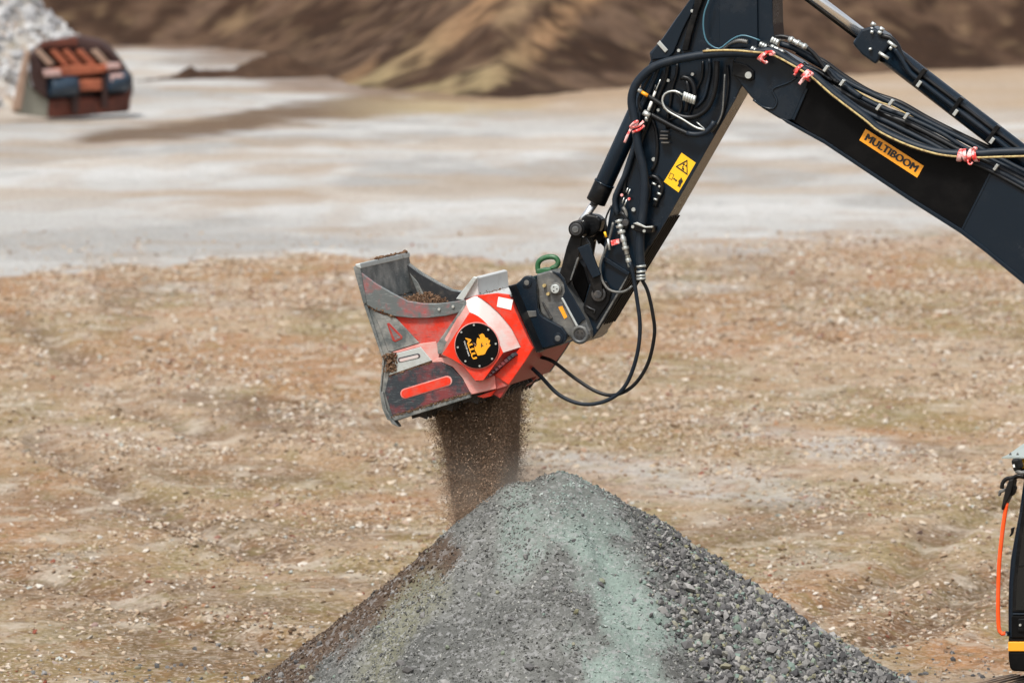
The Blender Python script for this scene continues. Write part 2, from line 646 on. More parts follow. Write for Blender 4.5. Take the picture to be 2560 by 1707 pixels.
# lie of the land, in metres: (x, y) of the haul tracks that run off the bank across the yard
def ground_col(x, y, z):
    d = y - CAM[1]
    n1, n2, n3 = fbm(x / 2.2, y / 3.5, 31, 5), fbm(x / 1.1, y / 1.8, 41, 5), fbm(x / 5.0, y / 9.0, 51, 4)
    c = lerp(TAN, TAN2, smooth(0.35, 0.65, n1))
    c = lerp(c, OCH, 0.9 * smooth(0.52, 0.68, n3) * smooth(0.35, 0.6, n2))
    c = lerp(c, OLV, 0.8 * smooth(0.48, 0.62, fbm(x / 2.6 + 9, y / 4 + 4, 61, 5)))
    c = lerp(c, DRK, 0.6 * smooth(0.57, 0.70, fbm(x / 1.6 + 2, y / 3.0, 71, 5)))
    c = lerp(c, PALE2, 0.35 * smooth(0.62, 0.76, fbm(x / 1.5 + 5, y / 3.2 + 1, 81, 5)))
    # pale washed gravel beyond the brown yard
    c = lerp(c, OCH * 0.92, 0.7 * smooth(0.50, 0.62, fbm(x / 3.2 + 11, y / 6.5 + 3, 141, 5)))
    c = lerp(c, OLV * 0.85, 0.6 * smooth(0.52, 0.64, fbm(x / 2.4 + 4, y / 6 + 13, 151, 5)))
    worn = np.zeros(x.shape)
    for pts in ([(2700, 1400), (2420, 1470), (2280, 1520), (2120, 1600)], [(-100, 1420), (180, 1470), (420, 1530), (560, 1640)], [(560, 1000), (780, 1040), (950, 1050)], [(150, 1250), (420, 1310), (600, 1360)]):
        wdist, _ = seg_dist(x, y, [tuple(GZ(a_, b_)[:2]) for a_, b_ in pts])
        worn = np.maximum(worn, smooth(1.5, 0.3, wdist + 2.2 * (n2 - 0.5)))
    c = lerp(c, DRK, 0.65 * worn)
    wash_ = np.zeros(x.shape)       # strips of washed grey gravel on the brown yard
    for pts, wr in (([(1380, 1140), (1560, 1165), (1760, 1235)], 1.6), ([(500, 722), (700, 712), (900, 698)], 1.5), ([(1900, 1080), (2150, 1130)], 1.0), ([(1500, 700), (1800, 720)], 1.2)):
        wdist, _ = seg_dist(x, y, [tuple(GZ(a_, b_)[:2]) for a_, b_ in pts])
        wash_ = np.maximum(wash_, smooth(wr, 0.2, wdist + 2.0 * (n2 - 0.5) + 1.2 * (n1 - 0.5)))
    c = lerp(c, PALE2, 0.75 * wash_)
    f, side = rut_fields(x, y)
    c = lerp(c, DRK, 0.8 * f * smooth(0.25, 0.55, n2))
    c = lerp(c, TAN * 1.1, 0.35 * side)
    far = pale_mask(x, y)
    g = lerp(PALE, PALE2, smooth(0.35, 0.62, fbm(x / 6, y / 5, 101, 5)))
    g = lerp(g, GREY, 0.8 * smooth(0.50, 0.66, fbm(x / 3 + 3, y / 7, 111, 6)))
    g = lerp(g, TAN2, 0.25 * smooth(0.55, 0.68, fbm(x / 1.2 + 3, y / 4, 115, 5)))
    g = lerp(g, TAN, 0.45 * smooth(0.54, 0.68, fbm(x / 7 + 1, y / 5 + 8, 121, 6)) * smooth(118, 128, d))
    g = lerp(g, TAN2, 0.45 * smooth(0.58, 0.70, fbm(x / 5 + 6, y / 6 + 2, 131, 6)))
    # brown soil spilled along the foot of the bank and tracked over the yard
    pxx, pyy = topx(x, y, z)
    dd, par = seg_dist(pxx, pyy * 2.2, [(230, 350 * 2.2), (480, 325 * 2.2), (720, 285 * 2.2), (950, 265 * 2.2), (1180, 250 * 2.2), (1300, 238 * 2.2)])
    g = lerp(g, lerp(DRK, SLOLV, smooth(0.4, 0.75, par)), 0.9 * smooth(1.0, 0.35, (dd + 90 * (n2 - 0.5)) / (45 + 85 * par)))
    bd, _ = seg_dist(x, y, [(q[0], q[1]) for q in _b])
    g = lerp(g, BRN * 1.3, 0.8 * smooth(4.5, 0.3, bd + 5 * (n2 - 0.5)))
    wash = smooth(0, 1, (330 - pyy) / 80) * smooth(1000, 1500, pxx + 200 * (n3 - 0.5))
    g = lerp(g, TAN, 0.75 * wash)
    return np.concatenate([lerp(c, g, far), (1 - 0.88 * far)[:, None]], 1)


M_ground = terrain_mat('yard_soil', 14, 0.6, 0.05, mottle=((1.3, 0.51, 0.63, 0.50, tuple(g3(184, 134, 88, K)) + (1,)), (1.9, 0.52, 0.62, 0.6, tuple(g3(150, 136, 92, K)) + (1,)), (2.6, 0.53, 0.64, 0.7, tuple(g3(112, 88, 68, K)) + (1,)), (1.1, 0.52, 0.64, 0.75, tuple(g3(216, 204, 186, K)) + (1,))), speck=tuple(g3(225, 208, 190, K)) + (1,), speck_scale=26)
xs = np.unique(np.concatenate([np.linspace(-700, -30, 16), np.arange(-30, 30.01, 0.4), np.arange(-10, 10.01, 0.25), np.linspace(30, 700, 16)]))
ys = np.unique(np.concatenate([np.linspace(-300, -8, 14), np.arange(-8, 72, 0.3), np.arange(72, 200, 0.6), np.linspace(200, 900, 20)]))
ground = tag(grid_mesh('ground', xs, ys, ground_z, ground_col, M_ground), 'brown stony yard turning to pale washed gravel towards the bank', kind='structure')

# ---- bank of dug soil behind the yard
def bank_z(x, y):
    base = np.interp(x, _b[:, 0], _b[:, 1])
    dist, _ = seg_dist(x, y, [(q[0], q[1]) for q in _b])
    t = np.where(y > base, dist, -dist)
    z = np.where(t > 0, 0.62 * (np.sqrt(t * t + 4.0) - 2.0), t * 0.2)
    lump = (fbm(x / 2.6, y / 5.5, 201, 6) - 0.5) * 0.55 + (fbm(x / 0.9, y / 1.3, 211, 4) - 0.5) * 0.75
    z = z + lump * smooth(0, 4, t) * 0.8
    z = np.where(z > 26, 26 + (z - 26) * 0.15, z)
    return z - 0.12 - 0.35 * smooth(0.5, -2, t)


def bank_col(x, y, z):
    n1, n2 = fbm(x / 1.8, y / 3, 221, 5), fbm(x / 0.8, y / 1.4, 231, 4)
    c = lerp(BRN, DBRN, smooth(0.38, 0.62, n1))
    c = lerp(c, g3(128, 104, 86, K * 1.1), 0.8 * smooth(0.58, 0.72, fbm((x - y * 0.5) / 1.5, y / 5, 241, 4)))
    pxx, pyy = topx(x, y, z)
    wv = 26 * (n2 - 0.5)
    d1, p1 = seg_dist(pxx, pyy, [(640, 280), (780, 258), (900, 228), (1000, 180), (1085, 120), (1160, 60), (1240, 0), (1300, -60)])
    c = lerp(c, lerp(SLOLV, SLTAN, smooth(0.3, 0.75, p1)), 0.95 * smooth(40, 20, d1 + wv))
    d2, p2 = seg_dist(pxx, pyy, [(900, 275), (1120, 226), (1250, 180), (1330, 120), (1400, 50), (1470, -10), (1520, -70)])
    c = lerp(c, lerp(SLOLV, SLTAN, smooth(0.2, 0.6, p2)), 0.95 * smooth(38, 18, d2 + wv))
    d6, _ = seg_dist(pxx, pyy, [(960, 222), (1060, 190), (1150, 140), (1225, 80)])
    c = lerp(c, DBRN * 1.2, 0.9 * smooth(24, 8, d6 + wv))
    d3, p3 = seg_dist(pxx, pyy, [(1270, 45), (1310, 10), (1340, -40)])
    c = lerp(c, TAN2, 0.95 * smooth(40, 16, d3 + wv))
    d4, p4 = seg_dist(pxx, pyy, [(850, 205), (905, 180), (930, 160)])
    c = lerp(c, SLTAN, 0.6 * smooth(22, 8, d4))
    d5, p5 = seg_dist(pxx, pyy, [(575, 80), (600, 40)])
    c = lerp(c, TAN2, 0.5 * smooth(26, 8, d5 + wv))
    c = lerp(c, DBRN * 0.8, 0.75 * smooth(0.52, 0.66, fbm(x / 0.7, y / 1.0, 261, 4)))
    c = lerp(c, TAN2 * 0.8, 0.5 * smooth(0.60, 0.74, fbm(x / 0.5 + 7, y / 0.8, 271, 4)))
    return c


M_bank = terrain_mat('bank_soil', 1.6, 0.38, 0.5)
bxs = np.unique(np.concatenate([np.linspace(-400, -40, 14), np.arange(-40, 40, 0.4), np.linspace(40, 400, 14)]))
bys = np.unique(np.concatenate([np.arange(124, 215, 0.4), np.linspace(215, 420, 24)]))
bank = tag(grid_mesh('hillside', bxs, bys, bank_z, bank_col, M_bank), 'dark brown bank of dug soil with tan slide tracks', kind='structure')

# ---- low ridge of dark soil on the pale ground left of the bank
rp = [GZ(335, 198), GZ(429, 193), GZ(471, 191), GZ(492, 190), GZ(575, 189), GZ(628, 188), GZ(700, 186), GZ(860, 190)]
rh = [0.04, 0.14, 0.44, 0.28, 0.28, 0.66, 0.8, 0.0]
_rx = [q[0] for q in rp]; _ry = [q[1] for q in rp]


def ridge_z(x, y):
    yc = np.interp(x, _rx, _ry); h = np.interp(x, _rx, rh)
    t = np.abs(y - yc - 1.0)
    return h * np.clip(1 - t / (h * 2.2 + 0.05), -0.4, 1) + 0.22 * (fbm(x / 0.5, y / 0.8, 251, 3) - 0.5) * np.minimum(h, 0.5) - 0.12


tag(grid_mesh('soil_ridge', np.arange(_rx[0], _rx[-1], 0.1), np.arange(min(_ry) - 4, max(_ry) + 7, 0.2), ridge_z,
              lambda x, y, z: lerp(DBRN, BRN, fbm(x, y, 5, 3)), M_bank), 'low dark soil ridge in front of the pale strip below the bank', 'soil ridge')

# ---- loose stones of the yard
G_stops = [(0.0, lin(140, 112, 88, K)), (0.2, lin(186, 158, 130, K)), (0.5, lin(216, 194, 166, K)), (0.72, lin(234, 216, 194, K)), (0.86, lin(248, 240, 228, K)),
           (0.93, lin(190, 146, 112, K)), (0.965, lin(215, 224, 218, K)), (0.99, lin(160, 92, 72, K))]
M_gst = stones_mat('yard_stone', G_stops)
M_gst1 = stones_mat('yard_stone_single', G_stops, obj_random=True)
gv = rock_variants(10, 3, flat=0.5)
gc = chip_variants(12, 4, flat=0.5)
N0 = 190000
dd = np.sqrt(rng.uniform(47.5 ** 2, 114 ** 2, N0)); xx = rng.uniform(-0.115, 0.115, N0) * dd; yy = dd + CAM[1]
dens = smooth(0.40, 0.64, fbm(xx / 1.3, yy / 2.4, 301, 4)) ** 1.3
keep = rng.uniform(0, 1, N0) < (0.22 + 0.78 * dens) * (1 - 0.93 * pale_mask(xx, yy))
xx, yy, dd = xx[keep], yy[keep], dd[keep]
sz = np.exp(rng.normal(math.log(0.0175), 0.52, len(xx))) * (1 + 0.5 * (dd - 50) / 60)
sz = np.clip(sz, 0.006, 0.085)
gpos = np.stack([xx, yy, ground_z(xx, yy) + sz * 0.12], 1)
gp_px, gp_py = topx(xx, yy, gpos[:, 2])
appar = np.where((gp_px > 0) & (gp_px < 2560) & (gp_py < 1707) & (gp_py > 0), sz / dd, 0)
order = np.argsort(-appar)
big, mid_, rest = order[:300], order[300:12000], order[12000:130000]
scatter_mesh('loose_stones', gpos[mid_], sz[mid_], gv, M_gst, ground, 5, tilt=0.35)
scatter_mesh('loose_grit', gpos[rest], sz[rest], gc, M_gst, ground, 7, tilt=0.35)
stone_children(gpos[big], sz[big] * 0.85, variant_meshes(gv, M_gst1, 'yard_stone'), M_gst1, ground, 6, tilt=0.25)

# ================================================================== the gravel pile
ap = GY(1400, 1163, -0.35)
ap2 = GY(1285, 1196, -0.30)
pile_c = np.array([ap[0], ap[1], 0.0])


def pile_z(x, y):
    dx, dy = x - ap[0], y - ap[1]
    r = np.hypot(dx, dy) + 1e-6
    cth, sth = dx / r, dy / r
    # repose slope by bearing: right, front, left, back
    sl_ = 0.68 * np.maximum(cth, 0) ** 2 + 0.84 * np.maximum(-cth, 0) ** 2 + 0.64 * np.maximum(-sth, 0) ** 2 + 0.70 * np.maximum(sth, 0) ** 2
    z1 = ap[2] + 0.09 - sl_ * np.sqrt(r * r + 0.035)
    dx2, dy2 = x - ap2[0], y - ap2[1]
    r2 = np.hypot(dx2, dy2) + 1e-6
    c2, s2 = dx2 / r2, dy2 / r2
    sl2 = 0.66 * np.maximum(c2, 0) ** 2 + 0.86 * np.maximum(-c2, 0) ** 2 + 0.66 * np.maximum(-s2, 0) ** 2 + 0.75 * np.maximum(s2, 0) ** 2
    z2 = ap2[2] + 0.05 - sl2 * np.sqrt(r2 * r2 + 0.02)
    k = 0.05
    m = np.maximum(z1, z2)
    z = m + k * np.log(np.exp((z1 - m) / k) + np.exp((z2 - m) / k)) - 0.02
    z = z + 0.10 * np.maximum(0.45 - z, 0) ** 1.2 + 0.28 * np.maximum(1.0 - z, 0) ** 1.5 * np.maximum(-cth, 0)           # the foot runs out, most on the left
    th = np.arctan2(dy, dx)
    z = z + (fbm(th * 5, r * 0.8, 401, 3) - 0.5) * 0.22 * smooth(0.15, 1.2, r) + (fbm(x / 0.8, y / 0.8, 405, 3) - 0.5) * 0.14 * smooth(0.0, 0.8, r) + (fbm(x / 0.22, y / 0.22, 411, 4) - 0.5) * 0.09 + (fbm(x / 0.07, y / 0.07, 421, 3) - 0.5) * 0.022
    return z


PG, PG2, PGD, PDUST, PBRN, POLV = g3(140, 141, 137, 0.6), g3(120, 121, 118, 0.6), g3(96, 97, 95, 0.6), g3(168, 190, 180, 0.62), g3(106, 88, 75, 0.62), g3(150, 148, 118, 0.62)


def pile_zone(x, y, z):
    """0 fine grit ... 1 coarse broken stone, on the right and lower flank"""
    pxx, pyy = topx(x, y, z)
    lim = np.interp(pyy, [1150, 1250, 1350, 1450, 1550, 1620, 1707, 1900], [1520, 1600, 1640, 1640, 1650, 1690, 1720, 1780])
    return smooth(-60, 70, pxx - lim + 160 * (fbm(x / 0.4, y / 0.4, 431, 3) - 0.5))


def pile_col(x, y, z):
    pxx, pyy = topx(x, y, z)
    n1, n2 = fbm(x / 0.5, y / 0.5, 441, 4), fbm(x / 0.22, y / 0.3, 451, 4)
    c = lerp(PG, PG2, smooth(0.35, 0.65, n1))
    c = lerp(c, PGD, 0.5 * smooth(0.52, 0.7, n2))
    d1, _ = seg_dist(pxx, pyy, [(1435, 1235), (1480, 1340), (1530, 1450), (1575, 1560), (1600, 1720)])
    c = lerp(c, PDUST, 0.68 * smooth(130, 10, d1 + 190 * (n1 - 0.5) + 260 * (n2 - 0.5)) * (0.15 + 0.85 * smooth(1225, 1380, pyy)))
    d2, _ = seg_dist(pxx, pyy, [(1300, 1235), (1300, 1290), (1290, 1400)])
    c = lerp(c, PDUST * 0.85, 0.5 * smooth(60, 15, d2 + 60 * (n1 - 0.5)))
    d3, _ = seg_dist(pxx, pyy, [(1085, 1390), (975, 1470), (870, 1555), (770, 1635), (660, 1725)])
    c = lerp(c, PBRN, 0.95 * smooth(66, 26, d3 + 90 * (n2 - 0.5)))
    d4, _ = seg_dist(pxx, pyy, [(1060, 1470), (1000, 1570), (960, 1660), (920, 1740)])
    c = lerp(c, POLV, 0.55 * smooth(70, 15, d4 + 80 * (n1 - 0.5)))
    d5, _ = seg_dist(pxx, pyy, [(1860, 1440), (1920, 1510), (1990, 1590)])
    c = lerp(c, PBRN * 1.15, 0.9 * smooth(32, 8, d5 + 60 * (n2 - 0.5)))
    return lerp(c, PGD, 0.75 * pile_zone(x, y, z))


M_pile = terrain_mat('crushed_grit', 30, 0.28, 0.03, speck=tuple(g3(188, 188, 188, 0.6)) + (1,), speck_scale=34)
pile = empty('gravel_pile', tuple(pile_c), 'grey pile of crushed stone under the red bucket, coarse on its right flank', 'gravel pile')
pxs = np.arange(ap[0] - 5.0, ap[0] + 5.6, 0.045); pys = np.arange(ap[1] - 4.6, ap[1] + 4.2, 0.06)
mound = grid_mesh('mound', pxs, pys, lambda x, y: np.maximum(pile_z(x, y), -0.25), pile_col, M_pile, pile)

P_stops = [(0.0, lin(88, 88, 90, 0.6)), (0.3, lin(126, 125, 125, 0.6)), (0.6, lin(160, 158, 156, 0.6)), (0.82, lin(200, 198, 195, 0.6)), (0.92, lin(164, 160, 128, 0.62)), (0.97, lin(150, 170, 160, 0.62))]
M_pst = stones_mat('crushed_stone', P_stops)
M_fine = stones_mat('fine_grit', [(0.0, lin(98, 99, 97, 0.6)), (0.5, lin(134, 135, 131, 0.6)), (0.85, lin(164, 165, 160, 0.6)), (0.97, lin(206, 206, 200, 0.6))])
M_pst1 = stones_mat('crushed_stone_single', P_stops, obj_random=True)
pv = rock_variants(12, 11, flat=0.72, jit=0.25)


def on_pile(n, seed):
    r = np.random.default_rng(seed)
    x = r.uniform(ap[0] - 3.6, ap[0] + 4.4, n); y = r.uniform(ap[1] - 3.2, ap[1] + 1.0, n)
    z = pile_z(x, y)
    a, b = topx(x, y, z)
    k = (z > -0.02) & (b < 1760) & (a > 500)
    return x[k], y[k], z[k], r


x, y, z, r = on_pile(60000, 21)
zone = pile_zone(x, y, z)
k = r.uniform(0, 1, len(x)) < (0.012 + 0.988 * zone)
x, y, z, zone = x[k], y[k], z[k], zone[k]
pa, pb = topx(x, y, z)
sz = np.exp(r.normal(math.log(0.0185), 0.46, len(x))) * (0.75 + 0.55 * smooth(1250, 1600, pb))
sz = np.clip(sz, 0.008, 0.075)
ppos = np.stack([x, y, z + sz * 0.25], 1)
vis = (pa > 0) & (pa < 2560) & (pb < 1707) & (y < ap[1] + 0.4)
order = np.argsort(-np.where(vis, sz, 0))
scatter_mesh('coarse_stones', ppos[order[300:]], sz[order[300:]], pv, M_pst, pile, 23, tilt=0.9)
stone_children(ppos[order[:300]], sz[order[:300]], variant_meshes(pv, M_pst1, 'crushed_stone'), M_pst1, pile, 24, tilt=0.8)
x, y, z, r = on_pile(70000, 31)
sz = np.clip(np.exp(r.normal(math.log(0.0085), 0.4, len(x))), 0.004, 0.03)
fa, fb = topx(x, y, z)
dst, _ = seg_dist(fa, fb, [(1435, 1235), (1480, 1340), (1530, 1450), (1575, 1560), (1600, 1720)])
dusty = dst + 140 * (fbm(x / 0.5, y / 0.5, 441, 4) - 0.5) + 180 * (fbm(x / 0.22, y / 0.3, 451, 4) - 0.5) + r.normal(0, 15, len(x)) < 75
M_fdust = stones_mat('dusted_grit', [(0.0, lin(150, 166, 160, 0.62)), (0.5, lin(172, 188, 181, 0.62)), (0.9, lin(200, 210, 205, 0.62))])
kd = dusty & (r.uniform(0, 1, len(x)) < 0.6)
scatter_mesh('dusted_grit', np.stack([x, y, z + sz * 0.1], 1)[kd], sz[kd], chip_variants(8, 13, flat=0.7), M_fdust, pile, 27, tilt=0.9)
brn, _ = seg_dist(fa, fb, [(1085, 1390), (975, 1470), (870, 1555), (770, 1635), (660, 1725)])
brown = (brn + 70 * (fbm(x / 0.22, y / 0.3, 451, 4) - 0.5) + r.normal(0, 14, len(x)) < 44) & ~dusty
M_fbrn = stones_mat('brown_soil_grit', [(0.0, lin(78, 64, 54, 0.62)), (0.5, lin(112, 94, 80, 0.62)), (0.9, lin(150, 132, 114, 0.62))])
scatter_mesh('soil_grit', np.stack([x, y, z + sz * 0.1], 1)[brown], sz[brown], chip_variants(8, 14, flat=0.7), M_fbrn, pile, 28, tilt=0.9)
ok_ = ~dusty & ~brown
x, y, z, sz = x[ok_], y[ok_], z[ok_], sz[ok_]
scatter_mesh('fine_grit', np.stack([x, y, z + sz * 0.1], 1), sz, chip_variants(8, 12, flat=0.7), M_fine, pile, 25, tilt=0.9)
# grey stones rolled out over the yard round the foot
n = 2600
th = rng.uniform(0, 2 * math.pi, n); rr = 3.3 + np.abs(rng.normal(0, 1.3, n))
x = ap[0] + rr * np.cos(th) * 1.25; y = ap[1] + 1.2 + rr * np.sin(th) * 1.1
sz = np.clip(np.exp(rng.normal(math.log(0.016), 0.5, n)), 0.008, 0.045)
scatter_mesh('rolled_stones', np.stack([x, y, np.maximum(ground_z(x, y), pile_z(x, y)) + sz * 0.2], 1), sz, pv, M_pst, pile, 26, tilt=0.7)

# ================================================================== materials of the machines
DUSTC = lin(196, 178, 160, 0.55)
M_black = paint('black_machine_paint', (0.0030, 0.0036, 0.0044, 1), (0.06, 0.052, 0.044, 1), 0.35, 0.32, scale=3.5, lo=0.48, hi=0.78, spec=0.18, scratch=(0.03, 0.03, 0.03, 1), scr_amt=0.4)
M_navy = paint('blue_sheen_black_paint', (0.0042, 0.0105, 0.0185, 1), (0.05, 0.05, 0.05, 1), 0.25, 0.25, scale=2.5, lo=0.52, hi=0.8, spec=0.30)  # near-black paint, blue sky sheen put into the base colour
M_matte = paint('matte_black_plate', (0.0022, 0.0022, 0.0024, 1), (0.03, 0.027, 0.024, 1), 0.15, 0.5, scale=3, spec=0.10)
M_rubber = paint('black_rubber', (0.004, 0.005, 0.0065, 1), (0.05, 0.045, 0.04, 1), 0.2, 0.38, scale=9, spec=0.3)
M_sheath = paint('woven_hose_sleeve', (0.005, 0.011, 0.019, 1), (0.045, 0.045, 0.045, 1), 0.25, 0.5, scale=12, spec=0.3)
M_steel = paint('zinc_plated_steel', (0.55, 0.58, 0.56, 1), (0.25, 0.2, 0.15, 1), 0.5, 0.38, metal=0.75, scale=14)
M_chrome = paint('chromed_rod', (0.80, 0.80, 0.80, 1), None, rough=0.22, metal=0.9, bump=0)
M_coupler = paint('worn_coupler_steel', (0.075, 0.08, 0.082, 1), (0.26, 0.24, 0.20, 1), 0.6, 0.42, scale=5, lo=0.42, hi=0.7, metal=0.25, scratch=(0.35, 0.37, 0.37, 1), scr_amt=0.35)
M_gunmetal = paint('pin_steel', (0.05, 0.052, 0.055, 1), (0.2, 0.17, 0.13, 1), 0.5, 0.38, metal=0.5, scale=10)
M_yhose = paint('yellow_hose_print', (0.46, 0.36, 0.15, 1), (0.20, 0.11, 0.05, 1), 0.7, 0.55, scale=30, lo=0.45, hi=0.6)
M_tape = paint('red_white_barrier_tape', (0.80, 0.04, 0.035, 1), (0.85, 0.62, 0.6, 1), 0.8, 0.4, scale=16, lo=0.45, hi=0.56, bump=0)
M_orange = paint('orange_sign', (0.86, 0.34, 0.015, 1), (0.5, 0.3, 0.1, 1), 0.08, 0.42, scale=8)
M_yellow = paint('yellow_sign', (0.88, 0.50, 0.01, 1), (0.5, 0.35, 0.1, 1), 0.08, 0.42, scale=8)
M_emblem = paint('orange_emblem', (0.80, 0.33, 0.006, 1), (0.3, 0.2, 0.1, 1), 0.15, 0.45, scale=14)
M_print = paint('black_print', (0.012, 0.011, 0.010, 1), None, rough=0.5, bump=0)
M_green = paint('green_hook_paint', (0.02, 0.10, 0.035, 1), (0.2, 0.2, 0.17, 1), 0.4, 0.4, scale=14)
M_rail = paint('orange_rail_paint', (0.90, 0.085, 0.008, 1), (0.5, 0.25, 0.15, 1), 0.15, 0.4, scale=6)
M_glass, _N, _L, _B = newmat('dark_cab_glass')
_B.inputs['Base Color'].default_value = (0.008, 0.010, 0.012, 1); _B.inputs['Roughness'].default_value = 0.06
M_white = paint('white_sticker', (0.80, 0.80, 0.77, 1), (0.5, 0.48, 0.4, 1), 0.3, 0.5, scale=12)
M_visor = paint('pale_visor_plate', (0.36, 0.41, 0.38, 1), (0.25, 0.25, 0.22, 1), 0.25, 0.35, scale=6, metal=0.2)
M_beacon = paint('yellow_lamp_cap', (0.85, 0.45, 0.02, 1), None, rough=0.25)
M_track = paint('dusty_track_steel', lin(176, 150, 126, 0.6), lin(110, 104, 102, 0.5), 0.9, 0.75, scale=5, lo=0.42, hi=0.62)
# bucket
RED = (0.68, 0.026, 0.006, 1)
M_red = paint('red_bucket_paint', RED, lin(214, 120, 104, 0.6), 0.60, 0.36, scale=6.5, lo=0.46, hi=0.68, spec=0.3, scratch=(0.20, 0.05, 0.05, 1), scr_amt=0.45)
M_redworn = paint('worn_red_paint', (0.52, 0.030, 0.014, 1), (0.30, 0.16, 0.145, 1), 0.85, 0.42, scale=5.0, lo=0.42, hi=0.66, spec=0.3, scratch=(0.10, 0.04, 0.04, 1), scr_amt=0.7)
M_reddust = paint('dusted_red_paint', (0.60, 0.12, 0.09, 1), lin(236, 200, 192, 0.65), 0.9, 0.5, scale=3.0, lo=0.36, hi=0.66, scratch=(0.62, 0.12, 0.10, 1), scr_amt=0.5)
M_litpale = paint('lit_pale_red', (0.50, 0.44, 0.42, 1), (0.62, 0.24, 0.20, 1), 0.8, 0.5, scale=3.4, lo=0.50, hi=0.68, scratch=(0.66, 0.42, 0.40, 1), scr_amt=0.5)  # red housing paled: sky light put into the colour
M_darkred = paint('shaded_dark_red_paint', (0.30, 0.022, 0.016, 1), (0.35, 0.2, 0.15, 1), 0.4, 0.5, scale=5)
M_bsteel = paint('bare_grey_steel', (0.10, 0.115, 0.115, 1), (0.34, 0.33, 0.30, 1), 0.75, 0.40, metal=0.35, scale=6, lo=0.42, hi=0.64, scratch=(0.42, 0.44, 0.45, 1), scr_amt=0.45)
M_bsteelr = paint('grey_steel_with_red_remains', (0.12, 0.135, 0.135, 1), (0.42, 0.06, 0.06, 1), 0.75, 0.42, metal=0.3, scale=4.5, lo=0.48, hi=0.66, scratch=(0.40, 0.42, 0.42, 1), scr_amt=0.4)
M_bdark = paint('dark_wear_plate', (0.030, 0.038, 0.046, 1), (0.24, 0.035, 0.035, 1), 0.75, 0.45, metal=0.3, scale=5, lo=0.46, hi=0.62, scratch=(0.22, 0.26, 0.26, 1), scr_amt=0.5)
M_bright = paint('polished_wear_plate', (0.50, 0.54, 0.53, 1), (0.28, 0.25, 0.2, 1), 0.7, 0.38, metal=0.45, scale=8, lo=0.5, hi=0.7)
M_guard = paint('pale_guard_lit_top', (0.60, 0.61, 0.60, 1), (0.3, 0.28, 0.26, 1), 0.5, 0.42, metal=0.3, scale=5, lo=0.5, hi=0.75)  # pale guard steel, with white sky reflection put into the colour
M_soil = paint('brown_soil', lin(138, 110, 88, 0.7), lin(92, 70, 54, 0.7), 0.9, 0.95, scale=20, lo=0.4, hi=0.6, spec=0.1, bump=0.1)
M_inner = paint('dark_rotor_steel', (0.03, 0.028, 0.028, 1), (0.12, 0.09, 0.07, 1), 0.5, 0.5, metal=0.3, scale=8)

# ================================================================== the screening bucket
bk_base = P(*cA(690, 1330), 0.0)
bkt = empty('screening_bucket', tuple(bk_base), 'red and grey screening bucket tipping soil from the excavator arm', 'bucket')
WN, WF = -0.65, 0.65
side_out = mp(cA, [(130, 262), (250, 350), (390, 430), (500, 485), (620, 503), (740, 503), (860, 488), (940, 475), (1030, 436), (1200, 416), (1292, 428), (1345, 565),
                   (1440, 772), (1482, 850), (1420, 950), (1290, 1140), (1195, 1170), (990, 1215), (400, 1405), (345, 1395), (312, 1320), (287, 1190), (300, 1080), (312, 935), (240, 720), (176, 500)])


MB().px(side_out, WN, WN + 0.03).build('side_plate', M_redworn, bkt, 0.004)
q = [P(x, y, WN) + WW * (WF - WN) for x, y in side_out]
MB().prism(q, -WW * 0.03).build('side_plate', M_bsteel, bkt, 0.004)
# curved collar along each mouth edge
collar = mp(cA, [(124, 248), (250, 342), (390, 422), (500, 478), (620, 497), (740, 497), (860, 482), (945, 468), (968, 520), (905, 568), (800, 595), (650, 612), (520, 612), (400, 598), (250, 550), (172, 505)])
MB().px(collar, WN - 0.035, WN - 0.002).build('rim_collar', M_bsteelr, bkt, 0.006)
q = [P(x, y, WN) + WW * (WF - WN + 0.002) for x, y in collar]
MB().prism(q, WW * 0.035).build('rim_collar', M_bsteel, bkt, 0.006)
q = [P(x, y, WN) + WW * (WF - WN - 0.055) for x, y in mp(cA, [(130, 262), (250, 350), (390, 430), (500, 485), (620, 503), (740, 503), (860, 488), (940, 475), (960, 640), (700, 690), (450, 660), (200, 560)])]
MB().prism(q, WW * 0.02).build('inner_lining', M_gunmetal, bkt)
for bx_, by_ in ((748, 542), (857, 521)):
    c = P(*cA(bx_, by_), WN - 0.035)
    MB().cyl(c, c - WW * 0.015, 0.012, 10).build('bolt', M_steel, bkt)
# lip plate and floor (run the whole width)
MB().px(mp(cA, [(70, 212), (100, 196), (128, 226), (178, 498), (150, 498)]), WN - 0.045, WF + 0.045).build('lip_plate', M_bsteel, bkt, 0.006)
MB().px(mp(cA, [(84, 190), (126, 182), (134, 226), (98, 214)]), WN - 0.05, WF + 0.05).build('cutting_edge', M_bright, bkt, 0.008)
MB().px(mp(cA, [(150, 500), (178, 500), (318, 930), (300, 1080), (290, 1190), (318, 1320), (352, 1396), (400, 1405), (396, 1424), (338, 1408), (300, 1325), (276, 1190), (288, 1080), (300, 935)]), WN - 0.03, WF + 0.03).build('floor_plate', M_bsteel, bkt, 0.006)
MB().px(mp(cA, [(178, 498), (250, 560), (420, 640), (560, 700), (560, 720), (320, 720)]), WN + 0.05, WF - 0.05).build('soil_load', M_soil, bkt, 0.02)
MB().prism([P(*cA(*p), WF - 0.02) for p in ((524, 255), (590, 330), (668, 490), (620, 500))], -WW * 0.04).build('gusset', M_bsteel, bkt, 0.004)
